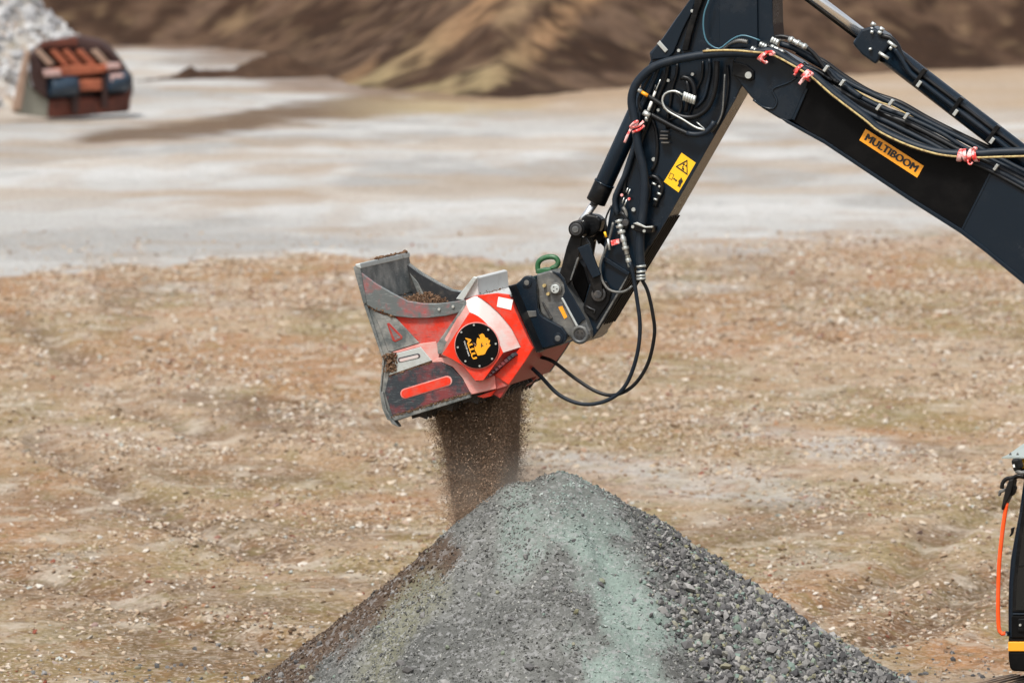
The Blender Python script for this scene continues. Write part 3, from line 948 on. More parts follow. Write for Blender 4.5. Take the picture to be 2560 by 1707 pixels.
# layered wear plates of the near side
wp = WN - 0.018
MB().px(mp(cA, [(172, 508), (206, 530), (262, 640), (345, 868), (372, 878), (400, 888), (372, 980), (350, 1066), (322, 1195), (380, 1378), (366, 1392), (318, 1318), (292, 1190), (304, 1080), (316, 935), (240, 715)]), WN - 0.010, WN - 0.001).build('edge_strip', M_bsteel, bkt, 0.003)
MB().px(mp(cA, [(200, 530), (290, 580), (398, 602), (588, 806), (372, 876), (345, 868), (262, 640)]), wp, WN - 0.001).build('wear_plate', M_bsteel, bkt, 0.004)
MB().px(mp(cA, [(335, 655), (352, 648), (458, 755), (455, 775), (400, 800), (380, 790)]), wp - 0.004, wp + 0.003).build('slot', M_darkred, bkt, 0.006)
MB().px(mp(cA, [(352, 672), (446, 766), (402, 785)]), wp - 0.0065, wp).build('slot_floor', M_bsteelr, bkt)
MB().px(mp(cA, [(410, 888), (600, 838), (688, 945), (352, 1062), (376, 980)]), wp - 0.008, WN - 0.001).build('wear_plate', M_bright, bkt, 0.004)
MB().px(mp(cA, capsule_px((440, 940), (578, 908), 19)), wp - 0.011, wp).build('slot', M_bdark, bkt)
MB().px(mp(cA, capsule_px((446, 942), (572, 912), 12)), wp - 0.0135, wp).build('slot_floor', M_litpale, bkt)
MB().px(mp(cA, [(348, 1072), (560, 1000), (690, 964), (765, 962), (850, 1000), (925, 1085), (985, 1192), (378, 1376), (320, 1195)]), wp - 0.006, WN - 0.001).build('wear_plate', M_bdark, bkt, 0.004)
MB().px(mp(cA, capsule_px((480, 1203), (808, 1104), 40)), wp - 0.010, wp).build('slot', M_reddust, bkt, 0.003)
MB().px(mp(cA, capsule_px((484, 1203), (804, 1106), 32)), wp - 0.0125, wp).build('slot_floor', M_red, bkt)
MB().px(mp(cA, [(940, 508), (985, 575), (772, 892), (735, 892), (728, 812)]), wp - 0.02, WN - 0.001).build('brace_bar', M_bsteel, bkt, 0.005)
MB().px(mp(cA, capsule_px((908, 612), (808, 778), 17)), wp - 0.024, wp).build('slot', M_reddust, bkt)
# pale ribs between the plates
MB().px(mp(cA, [(372, 880), (590, 812), (720, 795), (752, 892), (740, 925), (690, 948), (602, 836), (408, 886)]), wp + 0.004, WN - 0.001).build('rib', M_reddust, bkt, 0.003)
MB().px(mp(cA, [(690, 948), (745, 920), (840, 925), (930, 975), (1000, 1060), (1030, 1102), (1180, 1062), (1192, 1165), (990, 1212), (985, 1188), (928, 1082), (852, 994), (765, 956), (692, 960)]), wp - 0.002, WN - 0.001).build('rib', M_reddust, bkt, 0.004)
# bottom flange
MB().px(mp(cA, [(365, 1385), (990, 1196), (992, 1236), (398, 1418)]), WN - 0.05, WN - 0.001).build('bottom_flange', M_bsteel, bkt, 0.006)
MB().px(mp(cA, [(335, 1330), (372, 1392), (400, 1426), (430, 1468), (372, 1440), (318, 1330), (288, 1192), (305, 1190)]), WN - 0.045, WN + 0.05).build('corner_shoe', M_bsteel, bkt, 0.006)
# rear housing, chamfered drive housing and cover disc
hin = mp(cA, [(985, 566), (1040, 590), (1095, 632), (1150, 695), (1200, 775), (1248, 882), (1175, 985), (1092, 1098), (1030, 1102), (935, 985), (845, 930), (770, 895)])
hout = mp(cA, [(945, 478), (1045, 440), (1130, 498), (1220, 580), (1310, 690), (1386, 838), (1290, 950), (1180, 1062), (1034, 1108), (925, 990), (840, 938), (758, 900)])
def densify(pts, n):
    q = spline([np.array([x, y, 0.0]) for x, y in pts[:6]], n)
    return [(a[0], a[1]) for a in q] + list(pts[6:])


NA = 4
hin, hout = densify(hin, NA), densify(hout, NA)
NQ = 5 * NA          # index of the corner after the arc
wi = WN - 0.10
A_ = [P(x, y, wi) for x, y in hin]
B_ = [P(x, y, WN - 0.003) for x, y in hout]
MB().add(A_, [tuple(range(len(A_)))]).build('drive_cover', M_red, bkt)
MB().add(A_[:NQ + 1] + B_[:NQ + 1], [(i, i + NQ + 1, i + NQ + 2, i + 1) for i in range(NQ)], True).build('housing_shoulder', M_litpale, bkt)  # upward chamfer, its sky-lit paleness painted in
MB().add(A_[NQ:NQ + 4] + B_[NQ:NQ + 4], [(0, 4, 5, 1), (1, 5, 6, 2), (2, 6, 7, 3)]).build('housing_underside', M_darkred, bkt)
MB().add(A_[NQ + 3:] + [A_[0]] + B_[NQ + 3:] + [B_[0]], [(0, 5, 6, 1), (1, 6, 7, 2), (2, 7, 8, 3), (3, 8, 9, 4)], True).build('housing_edge', M_reddust, bkt)
# louvred vent on the underside of the drive housing
va, vb = P(*cA(1352, 886), WN - 0.03), P(*cA(1118, 1075), WN - 0.062)
for k in range(9):
    c = vb + (va - vb) * (k + 0.5) / 9
    MB().box(c, (va - vb) / 30, WW * 0.026 + UU * 0.012 + ZZ * 0.006, ZZ * 0.010 - UU * 0.010).build('vent_slat', M_bdark, bkt)
dc = P(*cA(1045, 827), wi)
R_ = 0.186
disc = MB().cyl(dc + WW * 0.01, dc - WW * 0.022, R_, 48).build('cover_disc', M_matte, bkt, 0.004)
MB().tube([q for q in circle(dc - WW * 0.006, R_ + 0.003, 48, UU, ZZ)] + [circle(dc - WW * 0.006, R_ + 0.003, 48, UU, ZZ)[0]], 0.006, 6, caps=False).build('disc_rim', M_reddust, bkt)
for bx_, by_ in ((640, 316), (993, 432), (1176, 775), (1086, 1141), (780, 1318), (432, 1200), (248, 862), (333, 492)):
    c = P(*cH(bx_, by_), wi - 0.022)
    MB().cyl(c, c - WW * 0.010, 0.0085, 8).build('bolt', M_steel, disc)
ws_ = wi - 0.022
# emblem and lettering on the disc
bear = [(752, 535), (775, 575), (790, 545), (835, 525), (875, 545), (895, 580), (908, 620), (985, 645), (985, 690), (1030, 685), (1022, 740), (1000, 780), (1040, 800), (1030, 830), (985, 880), (950, 930), (905, 1025), (860, 1045), (725, 1065), (690, 990),
        (655, 925), (645, 830), (680, 860), (705, 800), (695, 720), (715, 635), (745, 640), (775, 665), (785, 630)]
MB().px(mp(cH, bear), ws_ - 0.004, ws_ + 0.001).build('bear_emblem', M_emblem, disc)
MB().px(mp(cH, [(808, 780), (840, 740), (830, 800), (875, 825), (830, 840), (825, 870), (806, 860)]), ws_ - 0.0055, ws_ - 0.003).build('emblem_line', M_print, disc)
MB().px(mp(cH, [(930, 770), (950, 765), (948, 800), (932, 795)]), ws_ - 0.0055, ws_ - 0.003).build('emblem_line', M_print, disc)
MB().px(mp(cH, [(600, 735), (660, 760), (700, 810), (690, 845), (640, 800)]), ws_ - 0.003, ws_ + 0.001).build('emblem_shade', M_soil, disc)
p0, p1 = P(*cH(484, 640), ws_ - 0.003), P(*cH(648, 1140), ws_ - 0.003)
e1 = (p1 - p0) / np.linalg.norm(p1 - p0); e2 = np.cross(-WW, e1); e2 = e2 / np.linalg.norm(e2)
if e2.dot(UU) < 0: e2 = -e2
text_mesh('ALLU', 0.058, 'lettering', (p0 + p1) / 2, e1, e2, -WW, 0.004, M_emblem, disc, bold=0.0035, squeeze=1.38)
p0, p1 = P(*cH(392, 690), ws_ - 0.003), P(*cH(525, 1105), ws_ - 0.003)
text_mesh('ONE STEP AHEAD', 0.0165, 'lettering', (p0 + p1) / 2, e1, e2, -WW, 0.003, M_white, disc, squeeze=1.0)
# rear wall, guard and sticker
MB().px(mp(cA, [(1040, 436), (1200, 416), (1292, 428), (1345, 565), (1440, 772), (1482, 850), (1420, 950), (1340, 1065), (1290, 1135), (1180, 1060), (1300, 940), (1386, 838), (1310, 690), (1220, 580), (1130, 498)]), WN - 0.016, WN - 0.001).build('rear_plate', M_red, bkt, 0.005)
MB().px(mp(cA, [(1030, 436), (1200, 414), (1292, 426), (1300, 450), (1040, 460)]), WN + 0.03, WF - 0.03).build('rear_top_plate', M_guard, bkt, 0.006)  # flat top lit by the sky, whiteness given by the pale material
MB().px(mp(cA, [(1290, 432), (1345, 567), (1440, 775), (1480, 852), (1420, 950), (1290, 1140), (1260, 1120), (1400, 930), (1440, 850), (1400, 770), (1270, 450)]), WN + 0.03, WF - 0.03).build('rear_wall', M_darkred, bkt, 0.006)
MB().px(mp(cA, [(882, 460), (1018, 290), (1046, 300), (1056, 432), (1000, 450), (930, 472)]), WN + 0.03, WN + 0.93).build('spill_guard', M_guard, bkt, 0.006)
MB().px(mp(cA, [(876, 462), (1014, 288), (1050, 294), (1030, 318), (935, 474)]), WN - 0.012, WN + 0.03).build('guard_end', M_bright, bkt, 0.005)
MB().px(mp(cA, [(1210, 445), (1325, 468), (1310, 548), (1198, 522)]), WN - 0.019, WN - 0.0175).build('sticker', M_white, bkt)
# underside: rotor drums and hanging plates
for k, (cx_, cy_) in enumerate(((560, 1310), (760, 1250), (960, 1190), (1130, 1150))):
    c = P(*cA(cx_, cy_), WN) + WW * 0.05
    drum = MB().cyl(c, c + WW * 1.2, 0.075, 18).build('rotor_drum', M_inner, bkt)
    for j in range(9):
        cc = c + WW * (0.06 + j * 0.135)
        star = []
        for s in range(12):
            rr_ = 0.125 if s % 2 == 0 else 0.09
            star.append(cc + rr_ * (math.cos(s * math.pi / 6 + j) * UU + math.sin(s * math.pi / 6 + j) * ZZ))
        MB().prism(star, WW * 0.03).build('rotor_disc', M_inner, drum)
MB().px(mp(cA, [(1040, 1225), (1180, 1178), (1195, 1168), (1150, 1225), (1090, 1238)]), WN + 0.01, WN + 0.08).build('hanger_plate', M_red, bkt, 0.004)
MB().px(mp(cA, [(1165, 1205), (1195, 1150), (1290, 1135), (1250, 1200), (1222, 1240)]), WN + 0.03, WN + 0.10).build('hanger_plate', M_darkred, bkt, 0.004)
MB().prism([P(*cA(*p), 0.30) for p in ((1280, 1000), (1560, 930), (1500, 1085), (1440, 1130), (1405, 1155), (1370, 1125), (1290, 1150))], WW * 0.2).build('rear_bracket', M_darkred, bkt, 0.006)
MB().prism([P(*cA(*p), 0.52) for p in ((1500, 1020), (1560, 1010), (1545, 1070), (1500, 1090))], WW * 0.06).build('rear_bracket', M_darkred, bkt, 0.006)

# soil clods lying in the mouth and stuck on the steel
clod = rock_variants(6, 77, flat=0.7)
cl = []
for _ in range(1300):
    t = rng.uniform(0, 1)
    bx0 = P(*cA(430 + 260 * t, 505 + 30 * t), 0) + WW * rng.uniform(-0.55, 0.5)
    cl.append(bx0 + ZZ * (rng.normal(0, 0.018) + 0.06 * math.sin(math.pi * t)))
for _ in range(260):
    cl.append(P(*cA(rng.normal(365, 22), rng.uniform(885, 1030)), WN - 0.03) + WW * rng.normal(0, 0.012))
for _ in range(220):
    t = rng.uniform(0, 1)
    cl.append(P(*cA(175 + 225 * t, 508 + 92 * t + rng.normal(0, 5)), WN - 0.02))
for _ in range(200):
    cl.append(P(*cA(120 + rng.uniform(0, 16), 185), WN) + WW * rng.uniform(0.4, 1.3) + ZZ * 0.01)
for _ in range(500):        # crumbs along the lower plate edge, the ribs and the housing corner
    t = rng.uniform(0, 1)
    cl.append(P(*cA(370 + 620 * t, 1384 - 188 * t + rng.normal(0, 5)), WN - 0.052))
for _ in range(240):
    t = rng.uniform(0, 1)
    cl.append(P(*cA(350 + 340 * t, 1066 - 108 * t + rng.normal(0, 5)), WN - 0.022))
for _ in range(160):
    cl.append(P(*cA(rng.normal(1055, 60), rng.normal(430, 8)), WN + 0.02) + WW * rng.uniform(0, 0.6))
crumb = len(cl) - 900
cl = np.array(cl)
cl_s = np.clip(np.exp(rng.normal(math.log(0.010), 0.45, len(cl))), 0.004, 0.03)
cl_s[crumb:] *= 0.45
scatter_mesh('clinging_soil', cl, cl_s, clod, M_soil, bkt, 78, tilt=0.8)

# ================================================================== the excavator
ex_base = P(2900, 1900, 0.0); ex_base[2] = 0.0
exc = empty('excavator', tuple(ex_base), 'black crawler excavator reaching in from the right with its arm over the pile', 'excavator')
HB = 0.23     # half width of the boom
HS = 0.19     # half width of the stick

# ---- boom
nose = [(1834, 150), (1850, 124), (1880, 116), (1925, 128), (1975, 155), (2024, 190), (2016, 222), (1982, 300), (1967, 303), (1948, 297), (1905, 271), (1877, 243), (1844, 202), (1828, 178)]
boom = MB().px(nose, -HB - 0.012, HB + 0.012).build('boom', M_navy, exc, 0.012)
mid = [(2020, 188), (2240, 300), (2474, 433), (2402, 576), (2274, 496), (2060, 353), (1980, 302), (2014, 222)]
MB().px(mid, -HB, HB).build('side_plate', M_matte, boom, 0.004)
a0 = [P(x, y, -HB - 0.004) for x, y in [(2476, 434), (2560, 471), (2720, 545), (2900, 690), (2960, 800), (2860, 1000), (2760, 900), (2660, 795), (2560, 703), (2462, 622), (2404, 577)]]
for i in (2, 3, 4, 5, 6, 7): a0[i] = a0[i] - WW * 0.05
MB().prism(a0, WW * (2 * HB + 0.06)).build('side_plate', M_navy, boom, 0.004)
MB().px([(1948, 294), (1966, 300), (2060, 350), (2274, 492), (2402, 572), (2462, 618), (2560, 698), (2660, 790), (2660, 804), (2560, 711), (2462, 630), (2400, 583), (2274, 503), (2060, 360), (1966, 308)], -HB - 0.030, HB + 0.03).build('bottom_flange', M_navy, boom, 0.004)
MB().px([(2474, 432), (2479, 434), (2406, 578), (2401, 576)], -HB - 0.009, -HB).build('weld_seam', M_navy, boom, 0.003)
MB().px([(2014, 221), (2020, 223), (1986, 301), (1980, 299)], -HB - 0.018, -HB).build('weld_seam', M_navy, boom, 0.003)
hose('weld_seam', cE, [(330, 690), (250, 740), (130, 785), (108, 815), (140, 870), (152, 915), (130, 960), (95, 972), (20, 950), (-60, 890)], -HB - 0.014, 0.010, M_navy, boom, n=6)
# pivot pin and keeper
pv_ = P(1874, 188, -HB - 0.012)
MB().px(mp(cC, [(1690, 600), (1830, 640), (1900, 700), (1900, 780), (1850, 800), (1690, 740)]), -HB - 0.04, -HB - 0.01).build('pin_plate', M_black, boom, 0.008)
MB().cyl(pv_ - WW * 0.028, pv_ - WW * 0.05, 0.028, 16).build('pin_bolt', M_steel, boom)
# orange name plate
plate = mp(cF, [(388, 84), (931, 430), (869, 540), (330, 190)])
sgn = MB().px(plate, -HB - 0.005, -HB - 0.001).build('name_plate', M_orange, boom)
c4 = [P(x, y, -HB - 0.0065) for x, y in plate]
e1 = (c4[1] - c4[0]); L1 = np.linalg.norm(e1); e1 = e1 / L1; e2 = (c4[0] - c4[3]); L2 = np.linalg.norm(e2)
e2 = np.cross(-WW, e1); e2 = e2 if e2[2] > 0 else -e2
text_mesh('MULTIBOOM', L2 * 0.80, 'lettering', sum(c4) / 4, e1, e2, -WW, 0.002, M_print, sgn, bold=0.0045, squeeze=1.02)

# ---- stick (dipper arm)
stick_out = [(1735, -40), (1790, -260), (1925, -260), (1932, 60), (1936, 105), (1895, 150), (1850, 225), (1841, 243), (1660, 559), (1578, 684), (1499, 822)] + mp(cB, [(820, 1250), (785, 1150), (748, 1020), (742, 975), (790, 800), (880, 625), (905, 560)]) + \
    [(1512, 600), (1526, 520), (1547, 460), (1580, 358), (1590, 290), (1604, 200), (1626, 152), (1623, 133), (1656, 96), (1687, 50), (1722, 4)]
stick = MB().px(stick_out, -HS, HS).build('stick', M_navy, exc, 0.010)
MB().px([(1796, -250), (1890, -250), (1894, 120), (1798, 120)], -HS - 0.03, -HS + 0.001).build('tail_plate', M_navy, stick, 0.006)
MB().px(mp(cC, [(900, 590), (885, 530), (1000, 385), (1125, 205), (1255, 20), (1310, -40), (1345, -40), (1290, 120), (1200, 300), (1110, 520), (1060, 570)]), -HS - 0.035, -HS + 0.001).build('cylinder_bracket', M_navy, stick, 0.008)
MB().px(mp(cC, [(1330, -60), (1420, -60), (1350, 130), (1290, 330), (1250, 500), (1190, 500), (1240, 300), (1300, 110)]), -HS - 0.06, -HS + 0.001).build('bracket_rib', M_black, stick, 0.006)
for k in range(3):
    MB().tube([P(1898 + k * 14, -120 + 0, -HS + 0.06 + k * 0.07), P(1902 + k * 13, 40, -HS + 0.06 + k * 0.07), P(1915 + k * 10, 105, -HS + 0.06 + k * 0.07)], 0.022, 8).build('tail_pipe', M_navy, stick)
# flange strip along the front edge and wear bars on the underside
fl = [(1833, 243), (1841, 245), (1662, 559), (1625, 616), (1617, 612), (1654, 556)]
MB().px(fl, -HS - 0.012, -HS + 0.001).build('edge_flange', M_navy, stick, 0.003)
e_a, e_b = P(1669, 543, -HS), P(1505, 811, -HS)
off = np.cross(WW, (e_b - e_a)); off /= np.linalg.norm(off)
off = off if off.dot(UU) > 0 else -off
for k in range(5):
    ww_ = -HS + 0.03 + k * 0.08
    A0, B0 = e_a + WW * (ww_ + HS) + off * 0.004, e_b + WW * (ww_ + HS) + off * 0.004
    MB().prism([A0, B0, B0 + off * 0.010, A0 + off * 0.010], WW * 0.035).build('wear_bar', M_matte, stick, 0.006)
MB().px(mp(cB, [(905, 555), (925, 550), (1140, 690), (1125, 715), (915, 590)]), -HS - 0.03, -HS + 0.001).build('stick_rib', M_navy, stick, 0.005)
MB().px(mp(cB, [(1118, 712), (1136, 698), (1050, 860), (890, 1130), (868, 1172), (852, 1160), (1030, 860)]), -HS - 0.012, -HS + 0.001).build('edge_flange', M_coupler, stick, 0.004)
MB().px(mp(cB, [(800, 795), (940, 760), (985, 840), (960, 940), (850, 1100), (752, 1030), (745, 975)]), -HS - 0.022, -HS + 0.001).build('pivot_cheek', M_black, stick, 0.008)
c = P(*cB(880, 870), -HS - 0.022)
MB().cyl(c, c - WW * 0.03, 0.062, 24).build('pivot_boss', M_gunmetal, stick, 0.008)
MB().cyl(c - WW * 0.03, c - WW * 0.05, 0.034, 16).build('pin_bolt', M_gunmetal, stick, 0.004)
hose('grease_pipe', cB, [(770, 970), (800, 990), (835, 1000), (850, 1020), (835, 1035)], -HS - 0.03, 0.007, M_gunmetal, stick)
# yellow warning sign
wq = mp(cD, [(890, 634), (1006, 716), (866, 944), (751, 861)])
wsg = MB().px(wq, -HS - 0.005, -HS - 0.0005).build('warning_sign', M_yellow, stick)
wz = -HS - 0.0075
tri_o, tri_i = [(936, 688), (842, 742), (937, 810)], [(929, 703), (858, 742), (930, 794)]
To = [P(*cD(*p), wz) for p in tri_o]; Ti = [P(*cD(*p), wz) for p in tri_i]
MB().add(To + Ti, [(0, 1, 4, 3), (1, 2, 5, 4), (2, 0, 3, 5)]).build('triangle_mark', M_print, wsg)
for pts in ([(898, 724), (912, 716), (916, 728), (903, 735)], [(918, 732), (930, 728), (932, 741), (920, 742)], [(893, 742), (906, 738), (904, 752), (912, 762), (906, 776), (900, 764), (890, 766), (897, 752)]):
    MB().px(mp(cD, pts), wz, wz + 0.003).build('danger_mark', M_print, wsg)
fr_o, fr_i = [(803, 790), (832, 805), (814, 848), (786, 832)], [(805, 795), (828, 807), (812, 843), (790, 830)]
To = [P(*cD(*p), wz) for p in fr_o]; Ti = [P(*cD(*p), wz) for p in fr_i]
MB().add(To + Ti, [(i, (i + 1) % 4, (i + 1) % 4 + 4, i + 4) for i in range(4)]).build('frame_mark', M_print, wsg)
MB().px(mp(cD, [(826, 832), (834, 832), (846, 846), (856, 846), (852, 858), (842, 856), (834, 844), (826, 842)]), wz, wz + 0.003).build('arrow_mark', M_print, wsg)
MB().px(mp(cD, [(884, 838), (898, 846), (900, 866), (893, 868), (889, 874), (878, 905), (870, 902), (876, 884), (866, 900), (857, 893), (868, 872), (864, 858), (872, 846)]), wz, wz + 0.003).build('person_mark', M_print, wsg)
MB().px(mp(cD, [(884, 828), (893, 832), (891, 842), (881, 838)]), wz, wz + 0.003).build('person_mark', M_print, wsg)

# ---- bucket cylinder along the stick
b0, b1 = P(1616, 228, -0.06), P(*cD(222, 1012), -0.06)
ax = (b1 - b0) / np.linalg.norm(b1 - b0)
bcyl = MB().cyl(b0, b1, 0.078, 28).build('bucket_cylinder', M_navy, exc, 0.006)
MB().cyl(b1 - ax * 0.16, b1 + ax * 0.012, 0.084, 28).build('cylinder_head', M_black, bcyl, 0.006)
MB().cyl(b1 - ax * 0.17, b1 - ax * 0.155, 0.088, 28).build('seal_ring', M_navy, bcyl)
pin = P(*cB(684, 318), -0.06)
MB().cyl(b1, pin, 0.033, 18).build('piston_rod', M_chrome, bcyl)
MB().px(mp(cB, [(720, 225), (770, 185), (860, 200), (900, 240), (880, 330), (800, 390), (720, 380)]), -0.12, 0.02).build('rod_eye', M_black, bcyl, 0.02)

# ---- linkage between stick, cylinder and coupler
link = MB().px(mp(cB, [(640, 360), (735, 385), (705, 560), (640, 760), (600, 800), (540, 690), (556, 640), (600, 470)]), -0.27, -0.23).build('bucket_link', M_black, exc, 0.008)
MB().px(mp(cB, [(690, 560), (708, 556), (640, 755), (628, 750)]), -0.278, -0.268).build('link_edge', M_coupler, link, 0.002)
MB().prism([P(*cB(*p), -0.27) + WW * 0.46 for p in ((640, 360), (735, 385), (705, 560), (640, 760), (600, 800), (540, 690), (556, 640), (600, 470))], WW * 0.04).build('link_plate', M_black, link, 0.008)
rock = MB().px(mp(cB, [(700, 400), (760, 380), (800, 450), (900, 780), (910, 880), (850, 900), (820, 840), (720, 480)]), -0.26, -0.22).build('rocker_arm', M_black, exc, 0.008)
MB().prism([P(*cB(*p), -0.26) + WW * 0.44 for p in ((700, 400), (760, 380), (830, 430), (960, 480), (930, 560), (910, 880), (850, 900), (800, 500))], WW * 0.04).build('rocker_plate', M_black, rock, 0.008)
MB().px(mp(cB, [(692, 478), (786, 440), (888, 708), (822, 737)]), -0.30, -0.26).build('rocker_guard', M_navy, rock, 0.006)
c = P(*cB(684, 318), -0.31)
MB().cyl(c, c + WW * 0.56, 0.070, 28).build('link_pin', M_black, rock, 0.01)
MB().cyl(c, c - WW * 0.02, 0.052, 24).build('pin_cap', M_gunmetal, rock, 0.006)
MB().cyl(c - WW * 0.02, c - WW * 0.034, 0.028, 14).build('pin_bolt', M_coupler, rock, 0.004)
c = P(*cB(800, 250), 0.05)
MB().px(mp(cB, [(850, 205), (905, 225), (935, 310), (905, 420), (870, 450), (850, 400), (825, 430), (800, 380), (820, 280)]), 0.12, 0.2).build('rocker_plate', M_black, rock, 0.01)
MB().px(mp(cB, [(640, 740), (700, 580), (745, 640), (790, 800), (740, 960), (690, 900)]), -0.1, 0.1).build('link_core', M_matte, rock, 0.01)

# ---- quick coupler and bucket hitch
cp = MB().px(mp(cB, [(345, 700), (460, 668), (540, 690), (580, 740), (605, 810), (765, 1085), (800, 1180), (802, 1240), (745, 1285), (675, 1268), (615, 1225), (470, 1110), (385, 1040), (352, 900)]), -0.29, 0.29).build('quick_coupler', M_coupler, exc, 0.014)
MB().px(mp(cB, [(470, 672), (540, 690), (580, 740), (605, 810), (765, 1085), (735, 1100), (690, 1150), (560, 905), (585, 850), (575, 780), (540, 730)]), -0.305, -0.289).build('coupler_cheek', M_navy, cp, 0.006)
MB().px(mp(cB, [(552, 905), (570, 900), (700, 1140), (684, 1152)]), -0.318, -0.304).build('coupler_rib', M_bright, cp, 0.005)
c = P(*cB(515, 822), -0.29)
MB().cyl(c, c - WW * 0.03, 0.050, 24).build('lock_boss', M_coupler, cp, 0.006)
lb = MB().cyl(c - WW * 0.03, c - WW * 0.05, 0.038, 20).build('lock_cap', M_bright, cp, 0.004)
for k in range(3):
    q = c - WW * 0.05 + 0.018 * (math.cos(k * 2.1) * UU + math.sin(k * 2.1) * ZZ)
    MB().cyl(q, q - WW * 0.003, 0.006, 6).build('cap_hole', M_print, lb)
for p_ in ((418, 796), (450, 866)):
    q = P(*cB(*p_), -0.29)
    MB().cyl(q, q - WW * 0.035, 0.014, 8).build('bolt', M_yhose, cp)
MB().px(mp(cB, [(530, 980), (565, 970), (608, 1065), (582, 1082)]), -0.2935, -0.2895).build('orange_label', M_orange, cp)
MB().px(mp(cB, [(388, 940), (400, 935), (480, 1075), (465, 1085)]), -0.31, -0.289).build('coupler_edge', M_gunmetal, cp, 0.004)
c = P(*cB(720, 1213), -0.29)
MB().tube(circle(c - WW * 0.02, 0.062, 28, UU, ZZ) + [circle(c - WW * 0.02, 0.062, 28, UU, ZZ)[0]], 0.018, 8, caps=False).build('pin_collar', M_coupler, cp)
MB().cyl(c, c - WW * 0.028, 0.048, 20).build('coupler_pin', M_gunmetal, cp, 0.005)
for k in range(4):
    q = c - WW * 0.028 + 0.026 * (math.cos(k * 1.57 + .6) * UU + math.sin(k * 1.57 + .6) * ZZ)
    MB().cyl(q, q - WW * 0.004, 0.008, 8).build('pin_hole', M_print, cp)
hk = spline([P(*cB(*p), -0.05) for p in ((362, 690), (356, 620), (385, 575), (450, 553), (505, 560), (530, 595), (515, 630), (470, 655))], 6)
MB().tube(hk, 0.022, 12).build('lifting_hook', M_green, cp)
MB().px(mp(cB, [(345, 660), (385, 650), (470, 650), (465, 685), (348, 702)]), -0.12, 0.02).build('hook_base', M_green, cp, 0.008)
ear = mp(cB, [(110, 800), (160, 790), (200, 760), (240, 718), (290, 712), (328, 738), (345, 790), (346, 860), (355, 990), (375, 1040), (402, 1065), (560, 1150), (600, 1208), (602, 1262), (575, 1290), (390, 1335), (372, 1365), (345, 1365)])
hitch = MB().px(ear, -0.36, -0.31).build('bucket_hitch', M_navy, exc, 0.010)
MB().prism([P(x, y, -0.36) + WW * 0.66 for x, y in ear], WW * 0.05).build('hitch_ear', M_navy, hitch, 0.01)
MB().px(mp(cB, [(102, 800), (112, 798), (352, 1366), (340, 1366)]), -0.56, 0.56).build('hitch_base', M_black, hitch, 0.006)
MB().px(mp(cB, [(112, 800), (142, 798), (388, 1350), (372, 1368), (352, 1368)]), -0.40, -0.30).build('hitch_flange', M_coupler, hitch, 0.006)  # lit plate edge, light imitated by a lighter steel
for p_, r_ in (((265, 772), 0.032), ((530, 1245), 0.036)):
    q = P(*cB(*p_), -0.36)
    MB().cyl(q + WW * 0.7, q - WW * 0.012, r_ + 0.008, 20).build('hitch_pin', M_navy, hitch, 0.004)
    MB().cyl(q - WW * 0.012, q - WW * 0.02, r_ * 0.7, 16).build('pin_cap', M_coupler, hitch, 0.003)
MB().px(mp(cB, [(255, 1015), (340, 1010), (345, 1060), (270, 1070)]), -0.368, -0.359).build('hitch_rib', M_coupler, hitch, 0.004)

# ---- stick cylinder above the boom
r0, r1 = P(1700, -260, 0.0), P(2168, 95, 0.0)
axs = (r1 - r0) / np.linalg.norm(r1 - r0)
g0, g1 = P(2160, 88, 0.0), P(2860, 625, 0.0)
scyl = MB().cyl(g0 + axs * 0.15, g1, 0.092, 32).build('stick_cylinder', M_navy, exc)
MB().cyl(r0, r1 + axs * 0.1, 0.047, 24).build('piston_rod', M_chrome, scyl)
MB().tube([r0 - ZZ * 0.065, r1 - ZZ * 0.065 + axs * 0.1], 0.016, 8).build('rod_dark_stripe', M_black, scyl)  # dark stripe along the rod's lower half, built as a bar
up = np.cross(WW, axs); up = up if up[2] > 0 else -up
MB().prism([g0 + axs * t + up * h for t, h in ((-0.02, -0.10), (-0.03, 0.04), (0.03, 0.115), (0.16, 0.125), (0.24, 0.10), (0.24, -0.12), (0.10, -0.125))], WW * 0.24).build('cylinder_head', M_navy, scyl, 0.02)
hd = scyl
for o in [x for x in scyl.children if x.name.startswith('cylinder_head')]: o.location = tuple(-WW * 0.12)
for t, h in ((0.02, 0.11), (0.10, 0.12)):
    c = g0 + axs * t + up * h - WW * 0.06
    MB().cyl(c, c + up * 0.03, 0.022, 8).build('head_bolt', M_steel, scyl)
for p_, q_ in (((980, 430), (985, 450)), ((1140, 370), (1215, 425)), ((1155, 425), (1175, 440)), ((1060, 470), (1145, 525)), ((985, 285), (1010, 292)), ((1050, 285), (1085, 300))):
    MB().cyl(P(*cE(*p_), -0.14), P(*cE(*q_), -0.14), 0.015, 8).build('hydraulic_fitting', M_steel, scyl)
hose('cylinder_hose', cE, [(1080, 320), (1160, 340), (1220, 400), (1250, 470), (1300, 560)], -0.12, 0.021, M_rubber, scyl)
hose('cylinder_pipe', cE, [(1200, 430), (1270, 540), (1330, 640), (1410, 710), (1735, 960), (2060, 1205), (2300, 1400)], -0.125, 0.024, M_navy, scyl)
hose('cylinder_pipe', cE, [(1180, 400), (1290, 520), (1420, 650), (1780, 925), (2100, 1170), (2330, 1340)], -0.115, 0.016, M_rubber, scyl)
